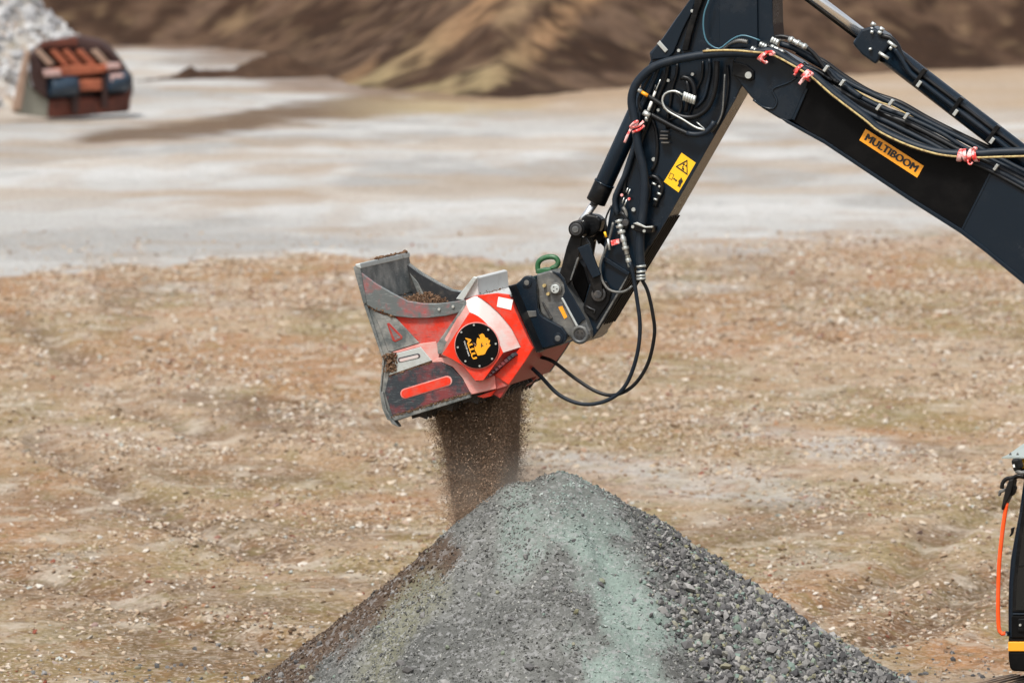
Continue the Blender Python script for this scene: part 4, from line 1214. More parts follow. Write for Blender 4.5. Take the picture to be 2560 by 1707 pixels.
for (x_, y_) in ((1425, 690), (1750, 945), (2075, 1195)):
    c = P(*cE(x_, y_), -0.125)
    MB().box(c, axs * 0.016, up * 0.085, WW * 0.035).build('pipe_clamp', M_black, scyl, 0.004)
    q = P(*cE(x_ - 8, y_ + 60), -0.155)
    MB().box(q, axs * 0.014, up * 0.028, WW * 0.01).build('clamp_plate', M_steel, scyl, 0.003)
    q = P(*cE(x_ + 30, y_ - 45), -0.10)
    MB().box(q, axs * 0.02, up * 0.02, WW * 0.03).build('clamp_lug', M_black, scyl, 0.003)

# ---- hoses along the top of the boom
runs = [
    ([(400, 420), (470, 500), (580, 560), (760, 690), (1000, 830), (1250, 920), (1500, 1060), (1800, 1210), (2090, 1345), (2500, 1540)], -0.02, 0.024, M_rubber),
    ([(330, 460), (470, 545), (600, 620), (830, 760), (1170, 920), (1500, 1090), (1800, 1240), (2000, 1345), (2500, 1600)], -0.10, 0.024, M_sheath),
    ([(420, 590), (560, 660), (730, 775), (1060, 950), (1300, 1040), (1600, 1180), (1850, 1330), (2100, 1440), (2500, 1640)], -0.17, 0.020, M_sheath),
    ([(380, 570), (480, 660), (700, 800), (1000, 985), (1300, 1095), (1600, 1245), (1780, 1340), (2100, 1480), (2500, 1690)], -0.20, 0.024, M_rubber),
    ([(520, 690), (700, 830), (900, 975), (1200, 1120), (1500, 1270), (1700, 1370), (2100, 1520), (2500, 1730)], -0.22, 0.024, M_sheath),
    ([(480, 700), (650, 830), (880, 1010), (1150, 1150), (1400, 1270), (1620, 1350), (2000, 1500), (2500, 1770)], -0.24, 0.018, M_rubber),
    ([(560, 590), (780, 730), (1120, 900), (1500, 1075), (1850, 1255), (2100, 1390), (2500, 1580)], -0.05, 0.012, M_rubber),
    ([(180, 390), (300, 430), (480, 530), (620, 640), (720, 740), (900, 870)], -0.18, 0.026, M_sheath),
    ([(380, 400), (480, 480), (570, 600), (640, 700), (700, 740)], -0.22, 0.018, M_rubber),
    ([(110, 340), (180, 325), (270, 345), (330, 390)], -0.20, 0.018, M_rubber),
    ([(200, 450), (300, 530), (420, 600), (560, 650)], -0.22, 0.012, M_rubber),
    ([(60, 400), (160, 470), (280, 560), (400, 590), (520, 640), (640, 720)], -0.24, 0.013, M_rubber),
]
for pts, w_, r_, m_ in runs:
    hose('hydraulic_hose', cE, pts, w_, r_, m_, exc)
hose('hydraulic_pipe', cE, [(820, 790), (1030, 900), (1200, 960), (1600, 1185), (2000, 1400), (2500, 1660)], -0.16, 0.006, M_yhose, exc)
for pts, w_, r_ in (([(255, 345), (420, 430)], -0.23, 0.022), ([(95, 410), (215, 470)], -0.25, 0.013), ([(105, 355), (165, 385)], -0.2, 0.028), ([(0, 395), (60, 420)], -0.24, 0.018), ([(-75, 430), (-20, 470)], -0.26, 0.016)):
    a, b = P(*cE(*pts[0]), w_), P(*cE(*pts[1]), w_)
    fit = MB().cyl(a, b, r_, 6).build('hydraulic_fitting', M_steel, exc)
    for t in (0.15, 0.5, 0.85):
        q = a + (b - a) * t; dv = (b - a) / np.linalg.norm(b - a) * 0.012
        MB().cyl(q - dv, q + dv, r_ * 1.3, 6).build('fitting_nut', M_steel, fit)
for p_ in ((1060, 955), (1170, 915), (1305, 1035), (735, 738), (590, 612), (2105, 1490)):
    q = P(*cE(*p_), -0.26)
    MB().box(q, axs * 0.012, up * 0.028, WW * 0.03).build('hose_clip', M_steel, exc, 0.003)
# the big sleeved hose that loops from boom to stick
loop = [cF(2100, 300), cF(1867, 296), cF(1600, 305), cF(1440, 318), cF(1260, 318), cF(1050, 298), cF(780, 215), cF(520, 92), cE(930, 1040), cE(650, 830), cE(470, 672), cE(280, 560), cE(100, 462), cC(1900, 530), cC(1700, 518), cC(1400, 540), cC(1100, 596), cC(910, 665), cC(775, 785), cC(715, 900), cC(702, 1000), cC(715, 1100), cD(530, 430), cD(552, 600), cD(590, 760), cD(602, 900), cD(594, 1050), cD(580, 1180), cD(565, 1300), cB(1228, 560), cB(1235, 640)]
lw = [-0.30] * 12 + [-0.31] * 7 + [-0.31] * 5 + [-0.30] * 7
MB().tube(resample(spline([P(x, y, w_) for (x, y), w_ in zip(loop, lw)]), 0.03), 0.036, 14).build('sleeved_hose', M_sheath, exc)
yl = [cF(2100, 338), cF(1867, 340), cF(1600, 347), cF(1440, 352), cF(1260, 345), cF(1050, 318), cF(780, 235), cF(520, 112), cE(930, 1068), cE(645, 850), cE(460, 690), cE(275, 575), cE(100, 488), cC(1900, 513), cC(1700, 496), cC(1500, 497), cC(1400, 505)]
MB().tube(resample(spline([P(x, y, -0.345) for x, y in yl]), 0.03), 0.0090, 8).build('printed_hose', M_yhose, exc)

# ---- hoses, conduits and fittings on the stick
hose('conduit', cC, [(860, 940), (1000, 1030), (1150, 1130), (1300, 1150), (1430, 1080), (1500, 950), (1530, 800), (1540, 600)], -0.27, 0.021, M_rubber, exc, corr=True, n=8)
hose('conduit', cC, [(900, 1130), (1000, 1185), (1130, 1255), (1250, 1310)], -0.28, 0.022, M_rubber, exc, corr=True, n=8)
hose('conduit_sleeve', cC, [(1240, 1308), (1330, 1320), (1420, 1300), (1480, 1250), (1512, 1190)], -0.28, 0.024, M_sheath, exc)
hose('conduit', cC, [(1590, 495), (1650, 435), (1750, 402), (1840, 415)], -0.27, 0.020, M_coupler, exc, corr=True, n=8)
hose('grey_cable', cC, [(1200, 930), (1130, 895), (1040, 912), (1002, 980), (1030, 1060), (1090, 1110), (1200, 1170), (1330, 1250), (1420, 1275)], -0.30, 0.009, M_steel, exc)
hose('blue_wire', cC, [(1475, -80), (1460, 0), (1415, 130), (1405, 270), (1430, 390), (1480, 450), (1560, 480), (1620, 440), (1700, 380), (1790, 350), (1880, 370), (1960, 400)], -0.29, 0.007, paint('blue_wire', (0.05, 0.14, 0.19, 1), None, rough=0.4), exc)
hose('cable', cC, [(1615, 730), (1605, 900), (1590, 1100), (1540, 1220), (1480, 1300)], -0.25, 0.007, M_coupler, exc)
hose('hydraulic_hose', cC, [(1250, 960), (1290, 1000), (1320, 900), (1290, 800), (1230, 760), (1180, 770)], -0.26, 0.02, M_rubber, exc)
hose('hydraulic_hose', cC, [(1230, 1100), (1250, 980), (1260, 880), (1240, 790)], -0.25, 0.018, M_rubber, exc)
for k in range(5):
    c = P(*cC(1215 + k * 24, 945 + k * 9), -0.30)
    MB().cyl(c + ZZ * 0.035 + UU * 0.01, c - ZZ * 0.035 - UU * 0.004, 0.013, 8).build('valve_body', M_steel, exc)
for k, (x_, y_) in enumerate(((1030, 1290), (1025, 1330), (1020, 1360), (1035, 1400))):
    q = P(*cC(x_, y_), -0.24)
    MB().box(q, UU * 0.035, ZZ * 0.006, WW * 0.02).build('spring_coil', M_gunmetal, exc, 0.003)
for (a_, b_), w_, r_, m_ in ((((740, 870), (800, 900)), -0.30, 0.02, M_steel), (((800, 905), (860, 940)), -0.30, 0.016, M_orange), (((820, 1100), (880, 1140)), -0.30, 0.026, M_steel), (((850, 1140), (845, 1190)), -0.30, 0.016, M_steel), (((935, 895), (910, 965)), -0.27, 0.010, M_white), (((900, 995), (865, 1085)), -0.27, 0.013, M_white)):
    MB().cyl(P(*cC(*a_), w_), P(*cC(*b_), w_), r_, 8).build('hydraulic_fitting', m_, exc)
for (x_, y_), s_ in (((1297, 110), 9), ((1165, 497), 9), ((1062, 790), 8), ((1300, 730), 8), ((965, 1080), 8), ((1450, 490), 8)):
    c = P(*cC(x_, y_), -HS - 0.03)
    MB().cyl(c + WW * 0.02, c - WW * 0.012, 0.014, 6).build('bolt', M_steel, exc)
MB().box(P(*cC(1005, 460), -HS - 0.042), (P(*cC(1045, 510), 0) - P(*cC(965, 420), 0)) / 2, UU * 0.012 + ZZ * 0.012, WW * 0.006).build('bracket_bolt_plate', M_steel, exc, 0.003)
for (x_, y_) in ((675, 685), (517, 1078)):
    c = P(*cD(x_, y_), -HS)
    MB().cyl(c, c - WW * 0.02, 0.018, 6).build('bolt', M_steel, exc)
# the tangle at the elbow
for pts, w_, r_, m_ in (([(1060, 600), (1040, 760), (985, 900), (930, 1040), (880, 1180), (820, 1320), (770, 1480)], -0.225, 0.017, M_rubber), ([(980, 620), (930, 760), (870, 900), (800, 1040), (765, 1200), (740, 1330)], -0.25, 0.020, M_sheath),
                        ([(1400, 600), (1390, 760), (1330, 900), (1290, 1060), (1240, 1180)], -0.215, 0.011, M_rubber), ([(1150, 620), (1140, 740), (1100, 860), (1080, 1000), (1060, 1120), (1050, 1270)], -0.215, 0.013, M_rubber),
                        ([(1460, 580), (1470, 700), (1440, 860), (1400, 980), (1320, 1060)], -0.215, 0.014, M_sheath), ([(1640, 640), (1650, 800), (1630, 980), (1580, 1150), (1500, 1300)], -0.215, 0.010, M_rubber),
                        ([(900, 720), (850, 800), (800, 900), (770, 1000), (800, 1090)], -0.28, 0.013, M_rubber), ([(1120, 900), (1180, 960), (1190, 1060), (1140, 1150), (1060, 1180)], -0.235, 0.012, M_rubber)):
    hose('hydraulic_hose', cC, pts, w_, r_, m_, exc)
for pts in ([(835, 740), (790, 795), (775, 850)], [(985, 780), (955, 850), (935, 900)], [(1000, 1010), (1030, 1080), (1100, 1120)], [(1340, 1200), (1400, 1250), (1430, 1280)]):
    hose('thin_pipe', cC, pts, -0.29, 0.005, M_steel, exc, n=6)
# hoses running down the left of the stick to the swivel fittings
for pts, w_, r_, m_ in (([(560, 480), (520, 590), (460, 780), (405, 900), (368, 1000), (385, 1120)], -0.22, 0.024, M_sheath), ([(600, 380), (540, 560), (490, 720), (450, 850), (440, 960)], -0.2, 0.018, M_rubber), ([(690, 100), (650, 250), (610, 360), (590, 480)], -0.26, 0.012, M_rubber),
                        ([(640, 350), (680, 420), (700, 560), (690, 700), (655, 780)], -0.21, 0.014, M_rubber), ([(340, 1050), (310, 1110), (295, 1160), (300, 1260)], -0.24, 0.008, M_rubber), ([(265, 1160), (285, 1145), (298, 1170), (290, 1260), (305, 1330)], -0.26, 0.007, M_rubber),
                        ([(640, 830), (680, 820), (720, 860), (735, 930), (700, 1000), (680, 1060)], -0.215, 0.02, M_rubber), ([(640, 880), (640, 950), (630, 1020)], -0.215, 0.016, M_rubber), ([(430, 1060), (455, 1100), (460, 1150)], -0.25, 0.014, M_coupler)):
    hose('hydraulic_hose', cD, pts, w_, r_, m_, exc)
for pts in ([(660, 872), (690, 885)], [(700, 950), (730, 962)], [(672, 995), (700, 1005)], [(710, 895), (722, 905)]):
    MB().cyl(P(*cD(*pts[0]), -0.245), P(*cD(*pts[1]), -0.245), 0.010, 8).build('hose_clip', M_steel, exc)
for x_, y_ in ((425, 965), (482, 995)):
    q = P(*cD(x_, y_), -0.235)
    MB().cyl(q, q - WW * 0.02, 0.012, 8).build('red_cap', M_tape, exc)
for (a_, b_) in (((470, 910), (455, 945)), ((488, 920), (470, 960)), ((440, 985), (425, 1030)), ((462, 1000), (440, 1055))):
    MB().cyl(P(*cD(*a_), -0.235), P(*cD(*b_), -0.235), 0.006, 6).build('thin_pipe', M_steel, exc)
sa, sb = P(*cB(1045, 235), -0.27), P(*cB(1142, 640), -0.27)
sv = sb - sa
swv = MB().cyl(sa, sb, 0.020, 12).build('swivel_fitting', M_steel, exc)
for t, h, r_, m_ in ((0.03, 0.05, 0.034, M_steel), (0.14, 0.05, 0.037, M_steel), (0.26, 0.06, 0.034, M_bright), (0.42, 0.09, 0.026, M_steel), (0.60, 0.06, 0.030, M_steel), (0.74, 0.03, 0.022, M_gunmetal), (0.86, 0.08, 0.024, M_steel), (0.95, 0.05, 0.020, M_bright)):
    MB().cyl(sa + sv * (t - h / 2), sa + sv * (t + h / 2), r_, 10).build('fitting_nut', m_, swv, 0.003)
MB().px(mp(cB, [(975, 415), (1045, 400), (1050, 440), (985, 460)]), -0.29, -0.26).build('red_tag', M_tape, exc, 0.003)
MB().cyl(P(*cB(955, 400), -0.27), P(*cB(968, 495), -0.27), 0.012, 8).build('hydraulic_fitting', M_steel, exc)
MB().cyl(P(*cB(925, 340), -0.27), P(*cB(940, 385), -0.27), 0.010, 8).build('yellow_cap', M_yellow, exc)
hose('hydraulic_hose', cB, [(1000, 260), (970, 380), (930, 500), (890, 620), (900, 740), (960, 830), (1050, 855), (1120, 835), (1160, 800)], -0.25, 0.011, M_coupler, exc)
hose('hydraulic_hose', cB, [(1060, 170), (1110, 220), (1120, 280), (1100, 320)], -0.25, 0.02, M_rubber, exc)
c = P(*cB(1105, 262), -0.28)
MB().cyl(c + WW * 0.03, c - WW * 0.02, 0.030, 12).build('pipe_flange', M_gunmetal, exc, 0.004)
# clamp round the sleeved hose
clp = MB().px(mp(cD, [(500, 1195), (540, 1180), (600, 1205), (665, 1215), (655, 1260), (590, 1265), (500, 1240)]), -0.36, -0.20).build('hose_clamp', M_black, exc, 0.008)
MB().px(mp(cD, [(510, 1188), (540, 1178), (610, 1212), (664, 1208), (662, 1222), (600, 1222), (530, 1196)]), -0.375, -0.345).build('clamp_strap', M_steel, clp, 0.003)
for p_ in ((510, 1213), (600, 1246)):
    q = P(*cD(*p_), -0.36)
    MB().cyl(q, q - WW * 0.015, 0.013, 8).build('clamp_bolt', M_steel, clp)
for y_ in (632, 678, 712, 738):
    a, b = P(*cB(1236, y_ - 9), -0.30), P(*cB(1238, y_ + 9), -0.30)
    MB().cyl(a, b, 0.041, 14).build('hose_ferrule', M_steel, exc, 0.003)
MB().cyl(P(*cB(1234, 600), -0.30), P(*cB(1240, 755), -0.30), 0.034, 14).build('hose_ferrule', M_sheath, exc)
# two hanging hoses to the bucket
hA = [cB(1140, 600), cB(1165, 690), cS(1462, 680), cS(1470, 750), cS(1462, 820), cS(1436, 886), cS(1395, 919), cS(1340, 928), cS(1285, 907), cS(1240, 862), cS(1212, 836)]
MB().tube(resample(spline([P(x, y, -0.28 + 0.012 * i) for i, (x, y) in enumerate(hA)]), 0.03), 0.0165, 10).build('hanging_hose', M_sheath, exc)
hB = [cB(1240, 740), cS(1488, 670), cS(1500, 725), cS(1503, 770), cS(1488, 835), cS(1455, 885), cS(1412, 907), cS(1370, 899), cS(1320, 868), cS(1270, 830), cS(1232, 817)]
MB().tube(resample(spline([P(x, y, -0.30 + 0.02 * i) for i, (x, y) in enumerate(hB)]), 0.03), 0.0155, 10).build('hanging_hose', M_rubber, exc)


# ---- red and white tape tied round the hoses
def ribbon(c, pts, w, width, name='tape_tie', parent=exc):
    q = spline([P(*c(*p), ww) for p, ww in zip(pts, w)], 6)
    t = np.gradient(q, axis=0); t /= np.linalg.norm(t, axis=1)[:, None]
    nn = np.cross(t, -WW); nn /= np.linalg.norm(nn, axis=1)[:, None] + 1e-9
    V = []
    for i in range(len(q)):
        tw = 0.5 * math.sin(i * 0.5)
        sd = nn[i] * math.cos(tw) + WW * math.sin(tw)
        V += [q[i] + sd * width / 2, q[i] - sd * width / 2]
    m = MB().add(V, [(2 * i, 2 * i + 1, 2 * i + 3, 2 * i + 2) for i in range(len(q) - 1)], True)
    o = m.build(name, M_tape, parent)
    s = o.modifiers.new('thick', 'SOLIDIFY'); s.thickness = 0.002
    return o


def wrap(c, p, ax_, r, turns, wd, w):
    ctr = P(*c(*p), w)
    e_1 = np.cross(ax_, WW); e_1 /= np.linalg.norm(e_1)
    for k in range(turns):
        cc = ctr + ax_ * (k - (turns - 1) / 2) * wd * 1.05
        tilt = 0.25 * (-1) ** k
        ring = [cc + r * (math.cos(a) * e_1 + math.sin(a) * (WW * 1.15)) + ax_ * r * tilt * math.cos(a) for a in np.linspace(0, 2 * math.pi, 17)]
        V = []
        for q in ring: V += [q - ax_ * wd * 0.5, q + ax_ * wd * 0.5]
        MB().add(V, [(2 * i, 2 * i + 1, 2 * i + 3, 2 * i + 2) for i in range(16)], True).build('tape_wrap', M_tape, exc)


hz_ = P(*cF(1440, 318), 0) - P(*cF(1260, 316), 0); hz_ /= np.linalg.norm(hz_)
wrap(cF, (1345, 330), hz_, 0.053, 4, 0.038, -0.31)
ribbon(cF, [(1380, 290), (1400, 262), (1425, 268), (1400, 285)], [-0.35, -0.37, -0.37, -0.36], 0.018)
ribbon(cF, [(1340, 370), (1345, 400), (1370, 415), (1388, 395)], [-0.36, -0.37, -0.37, -0.36], 0.014)
sl1 = P(*cE(460, 672), 0) - P(*cE(280, 560), 0); sl1 /= np.linalg.norm(sl1)
wrap(cE, (345, 612), sl1, 0.045, 1, 0.03, -0.31)
wrap(cE, (425, 668), sl1, 0.045, 2, 0.03, -0.31)
ribbon(cE, [(345, 600), (325, 640), (305, 672)], [-0.37, -0.375, -0.37], 0.022)
ribbon(cE, [(430, 640), (400, 690), (375, 720), (350, 752)], [-0.37, -0.38, -0.38, -0.37], 0.028)
ribbon(cE, [(455, 665), (420, 690), (385, 700), (365, 720)], [-0.37, -0.39, -0.39, -0.37], 0.016)
ribbon(cE, [(430, 640), (455, 650), (470, 665), (440, 672)], [-0.37, -0.39, -0.39, -0.37], 0.02)
wrap(cC, (1985, 555), sl1, 0.045, 1, 0.035, -0.31)
ribbon(cC, [(2030, 510), (1990, 540), (1970, 580), (2010, 615), (2030, 600)], [-0.36, -0.38, -0.38, -0.37, -0.36], 0.026)
ribbon(cC, [(2030, 515), (2075, 510), (2100, 530), (2050, 535)], [-0.36, -0.38, -0.38, -0.37], 0.022)
ribbon(cC, [(820, 1190), (760, 1240), (690, 1250), (720, 1210), (760, 1190), (745, 1230), (700, 1260), (670, 1310), (632, 1400)], [-0.36, -0.37, -0.38, -0.39, -0.38, -0.37, -0.37, -0.37, -0.36], 0.022)
ribbon(cC, [(825, 1230), (770, 1275), (705, 1300)], [-0.36, -0.37, -0.36], 0.022)

# ---- cab
CW0, CW1 = -1.35, -0.35
cabp = mp(cG, [(420, 235), (396, 300), (368, 500), (338, 660), (314, 800), (302, 950), (299, 1100), (300, 1290), (1400, 1290), (1400, 235)])
cab = MB().px(cabp, CW0 + 0.02, CW1).build('cab', M_navy, exc, 0.02)
MB().px(mp(cG, [(430, 250), (410, 330), (386, 500), (360, 680), (343, 820), (330, 960), (325, 1128), (900, 1128), (900, 250)]), CW0, CW0 + 0.03).build('door_frame', M_black, cab, 0.012)
MB().px(mp(cG, [(450, 300), (412, 500), (384, 680), (366, 830), (354, 960), (349, 1110), (860, 1110), (860, 300)]), CW0 - 0.006, CW0 + 0.004).build('door_window', M_glass, cab)
MB().px(mp(cG, [(326, 1130), (900, 1130), (900, 1142), (326, 1142)]), CW0 - 0.012, CW0 + 0.03).build('door_sill', M_navy, cab, 0.006)
MB().px(mp(cG, [(322, 1146), (900, 1146), (900, 1284), (322, 1284)]), CW0 - 0.004, CW0 + 0.03).build('door_panel', M_matte, cab, 0.008)
MB().px(mp(cG, [(362, 1166), (440, 1162), (440, 1246), (362, 1246)]), CW0 - 0.018, CW0 - 0.003).build('door_latch', M_black, cab, 0.006)
c = P(*cG(377, 1203), CW0 - 0.018)
MB().cyl(c, c - WW * 0.01, 0.010, 10).build('lock', M_steel, cab)
MB().px(mp(cG, [(362, 835), (420, 826), (420, 834), (362, 843)]), CW0 - 0.010, CW0 - 0.004).build('window_rail', M_black, cab)
MB().px(mp(cG, [(300, 1310), (1400, 1310), (1400, 1368), (300, 1368)]), CW0 - 0.02, CW1).build('orange_band', M_orange, cab, 0.006)
MB().px(mp(cG, [(304, 1288), (1400, 1288), (1400, 1312), (304, 1312)]), CW0 + 0.01, CW1).build('cab_plinth', M_black, cab)
MB().px(mp(cG, [(301, 1368), (303, 1420), (310, 1470), (326, 1492), (400, 1496), (1400, 1496), (1400, 1368)]), CW0 - 0.01, CW1).build('cab_base', M_matte, cab, 0.015)
MB().px(mp(cG, [(420, 215), (1400, 150), (1400, 240), (415, 240)]), CW0, CW1).build('cab_roof', M_navy, cab, 0.02)
MB().add([P(*cG(262, 165), CW0 + 0.05), P(*cG(400, 165), CW0 + 0.05), P(*cG(560, 150), CW0 + 0.05), P(*cG(560, 20), CW0 + 0.75), P(*cG(400, 80), CW0 + 0.72), P(*cG(300, 150), CW0 + 0.4)], [(0, 1, 2, 3, 4, 5)]).build('sun_visor', M_visor, cab)
vis_o = [o for o in cab.children if o.name.startswith('sun_visor')][0]
s_ = vis_o.modifiers.new('thick', 'SOLIDIFY'); s_.thickness = 0.012
for x_ in (315, 360):
    c = P(*cG(x_, 150), CW0 + 0.06)
    MB().cyl(c + ZZ * 0.01, c + ZZ * 0.03, 0.012, 8, 0.004).build('visor_screw', M_coupler, cab)
lamp = MB().px(mp(cG, [(317, 178), (330, 168), (368, 166), (384, 228), (350, 248), (335, 248)]), CW0 - 0.02, CW0 + 0.10).build('work_lamp', M_black, cab, 0.015)
MB().px(mp(cG, [(328, 203), (340, 200), (344, 218), (333, 221)]), CW0 - 0.024, CW0 - 0.019).build('lamp_label', M_white, lamp)
MB().tube([P(*cG(350, 240), CW0), P(*cG(385, 255), CW0), P(*cG(440, 250), CW0)], 0.02, 8).build('lamp_bracket', M_coupler, lamp)
c = P(*cG(392, 192), CW0 + 0.2)
MB().tube([c - ZZ * 0.04, c - ZZ * 0.02, c + ZZ * 0.015, c + ZZ * 0.04], [0.04, 0.05, 0.045, 0.02], 14).build('beacon', M_beacon, cab)
MB().cyl(c - ZZ * 0.10, c - ZZ * 0.04, 0.03, 12).build('beacon_stem', M_black, cab)
MB().tube(spline([P(*cG(*p), CW0 + 0.02) for p in ((262, 352), (266, 320), (290, 292), (330, 285), (370, 275), (420, 285))], 6), 0.017, 8).build('mirror_arm', M_black, cab)
MB().tube(spline([P(*cG(*p), CW0 + 0.0) for p in ((330, 290), (355, 272), (400, 276))], 6), 0.014, 8).build('mirror_arm', M_black, cab)
MB().px(mp(cG, [(306, 297), (334, 292), (332, 330), (312, 400), (288, 446), (270, 490), (256, 482), (266, 430), (284, 350)]), CW0 - 0.06, CW0 + 0.10).build('mirror', M_black, cab, 0.012)
MB().px(mp(cG, [(318, 335), (338, 330), (345, 358), (330, 400), (310, 398)]), CW0 - 0.02, CW0 + 0.08).build('mirror_motor', M_black, cab, 0.012)
MB().px(mp(cG, [(240, 365), (280, 352), (280, 372), (252, 382), (246, 402), (236, 398)]), CW0 + 0.3, CW0 + 0.36).build('far_mirror', M_coupler, cab, 0.008)
c = P(*cG(300, 295), CW0 - 0.0)
MB().px(mp(cG, [(316, 600), (336, 595), (326, 640), (310, 655), (308, 645), (318, 630)]), CW0 + 0.0, CW0 + 0.06).build('cab_bracket', M_black, cab, 0.006)
MB().tube(resample(spline([P(*cG(*p), CW0 - 0.03) for p in ((292, 440), (275, 550), (262, 650), (250, 760), (243, 860), (239, 1000), (238, 1100), (240, 1180), (245, 1235), (258, 1258), (285, 1256))]), 0.03), 0.017, 12).build('handrail', M_rail, cab)
MB().px(mp(cG, [(262, 1252), (285, 1245), (302, 1250), (302, 1275), (270, 1262)]), CW0 - 0.03, CW0 + 0.02).build('rail_bracket', M_navy, cab, 0.005)
c = P(*cG(286, 1262), CW0 - 0.03)
MB().cyl(c, c - WW * 0.01, 0.011, 8).build('rail_bolt', M_steel, cab)

# ---- house, counterweight and undercarriage behind the frame edge
uc = P(2560, 1650, 0.0); uc = uc - ZZ * uc[2]
cen = uc + UU * 1.35
MB().box(cen + UU * 0.35 + WW * 0.0 + ZZ * 1.25, UU * 1.6, WW * 1.2, ZZ * 0.18).build('deck', M_matte, exc, 0.03)
MB().box(cen + UU * 0.9 + WW * 0.75 + ZZ * 1.85, UU * 1.2, WW * 0.45, ZZ * 0.42).build('engine_house', M_black, exc, 0.05)
MB().box(cen + UU * 1.9 + ZZ * 1.8, UU * 0.35, WW * 1.2, ZZ * 0.5).build('counterweight', M_navy, exc, 0.10)
MB().cyl(cen + ZZ * 0.75, cen + ZZ * 1.1, 0.55, 32).build('slew_ring', M_matte, exc)
tdir = np.array([0.83, -0.557, 0]); gdir = np.array([0.557, 0.83, 0])
fc = GZ(2436, 1676, 0.92)
cx0 = fc - gdir * 0.30
for side, offg in (('near', 0.0), ('far', 1.95)):
    c0 = cx0 + gdir * offg
    body = MB().box(c0 + tdir * 1.75 - ZZ * (0.92 - 0.46), tdir * 1.35, gdir * 0.22, ZZ * 0.28).build('crawler_track', M_matte, exc, 0.03)
    for s in range(2):
        cc = c0 + tdir * (0.40 + 2.7 * s); cc[2] = 0.46
        MB().cyl(cc - gdir * 0.2, cc + gdir * 0.2, 0.38, 28).build('track_wheel', M_black, body, 0.02)
    path = []
    for t in np.linspace(0, 2.7, 15): path.append((0.40 + t, 0.88, 0.0))
    for a in np.linspace(0.2, math.pi - 0.2, 6): path.append((3.10 + 0.42 * math.sin(a), 0.46 + 0.42 * math.cos(a), a))
    for t in np.linspace(2.7, 0, 15): path.append((0.40 + t, 0.04, math.pi))
    for a in np.linspace(math.pi + 0.2, 2 * math.pi - 0.2, 6): path.append((0.40 + 0.42 * math.sin(a), 0.46 + 0.42 * math.cos(a), a))
    sh = None
    for (t, zz, a) in path:
        ct = c0 + tdir * t; ct[2] = zz
        if sh is None:
            tv, nv = tdir, ZZ
            m = MB().box(np.zeros(3), tv * 0.088, gdir * 0.32, nv * 0.012)
            for g in (-0.06, 0.0, 0.06): m.box(tv * g + nv * 0.026, tv * 0.010, gdir * 0.32, nv * 0.016)
            me = bpy.data.meshes.new('track_shoe')
            me.from_pydata(m.v, [], m.f)
            bm = bmesh.new(); bm.from_mesh(me); bmesh.ops.recalc_face_normals(bm, faces=bm.faces); bm.to_mesh(me); bm.free()
            me.materials.append(M_track)
            sh = me
        o = bpy.data.objects.new('track_shoe', sh)
        o.parent = body
        o.location = Vector(ct) - origin_of(body)
        o.rotation_mode = 'AXIS_ANGLE'
        o.rotation_axis_angle = (a, gdir[0], gdir[1], 0)
        COL.objects.link(o)
MB().box((cx0 + gdir * 0.97 + tdir * 1.75) * np.array([1, 1, 0]) + ZZ * 0.55, tdir * 0.9, gdir * 0.8, ZZ * 0.16).build('track_frame', M_matte, exc, 0.03)

# ================================================================== falling soil
NG = 200000
t = rng.uniform(0, 1, NG) ** 0.85
zt, zb = P(1200, 1000, 0)[2], P(1210, 1330, 0)[2]
xl = np.interp(t, [0, 0.3, 1], [P(1066, 1050, 0).dot(UU), P(1100, 1130, 0).dot(UU), P(1148, 1310, 0).dot(UU)])
xr = np.interp(t, [0, 0.5, 1], [P(1300, 1000, 0).dot(UU), P(1286, 1120, 0).dot(UU), P(1256, 1290, 0).dot(UU)])
s = rng.beta(1.6, 1.3, NG)
strand = (s * 40).astype(int)
s = np.where(rng.uniform(0, 1, NG) < 0.35, (strand + 0.5 + rng.normal(0, 0.22, NG)) / 40, s)
u = xl + (xr - xl) * s + rng.normal(0, 0.020, NG) * (0.7 + 0.8 * t)
u = np.where(rng.uniform(0, 1, NG) < 0.16, u + rng.normal(0, 0.065, NG), u)
wv_ = np.clip(rng.normal(0.04, 0.17, NG), -0.5, 0.6)
zz_ = zt + (zb - zt) * t + 0.24 * (u - (xl + xr) / 2) + rng.normal(0, 0.02, NG)
gp = u[:, None] * UU + wv_[:, None] * WW + zz_[:, None] * ZZ
kz = gp[:, 2] > pile_z(gp[:, 0], gp[:, 1]) - 0.01
gp = gp[kz]
gs = np.clip(np.exp(rng.normal(math.log(0.0026), 0.35, len(gp))), 0.0015, 0.0065)
M_grain = stones_mat('falling_soil_grain', [(0.0, lin(150, 122, 100)), (0.4, lin(162, 134, 110)), (0.8, lin(174, 146, 122)), (0.95, lin(200, 174, 150))])
TF = np.array([[0, 1, 2], [0, 3, 1], [1, 3, 2], [0, 2, 3]])
ro = np.random.default_rng(4)
tet = [(np.array([[1, 1, 1], [-1, -1, 1], [-1, 1, -1], [1, -1, -1]], float) * 0.8 * ro.uniform(0.6, 1.3, (4, 1)), TF) for _ in range(6)]
fs_ = scatter_mesh('falling_soil', gp, gs, tet, M_grain, None, 91, tilt=1.2)
tag(fs_, 'brown stream of soil falling from the bucket onto the pile', 'soil', kind='stuff')
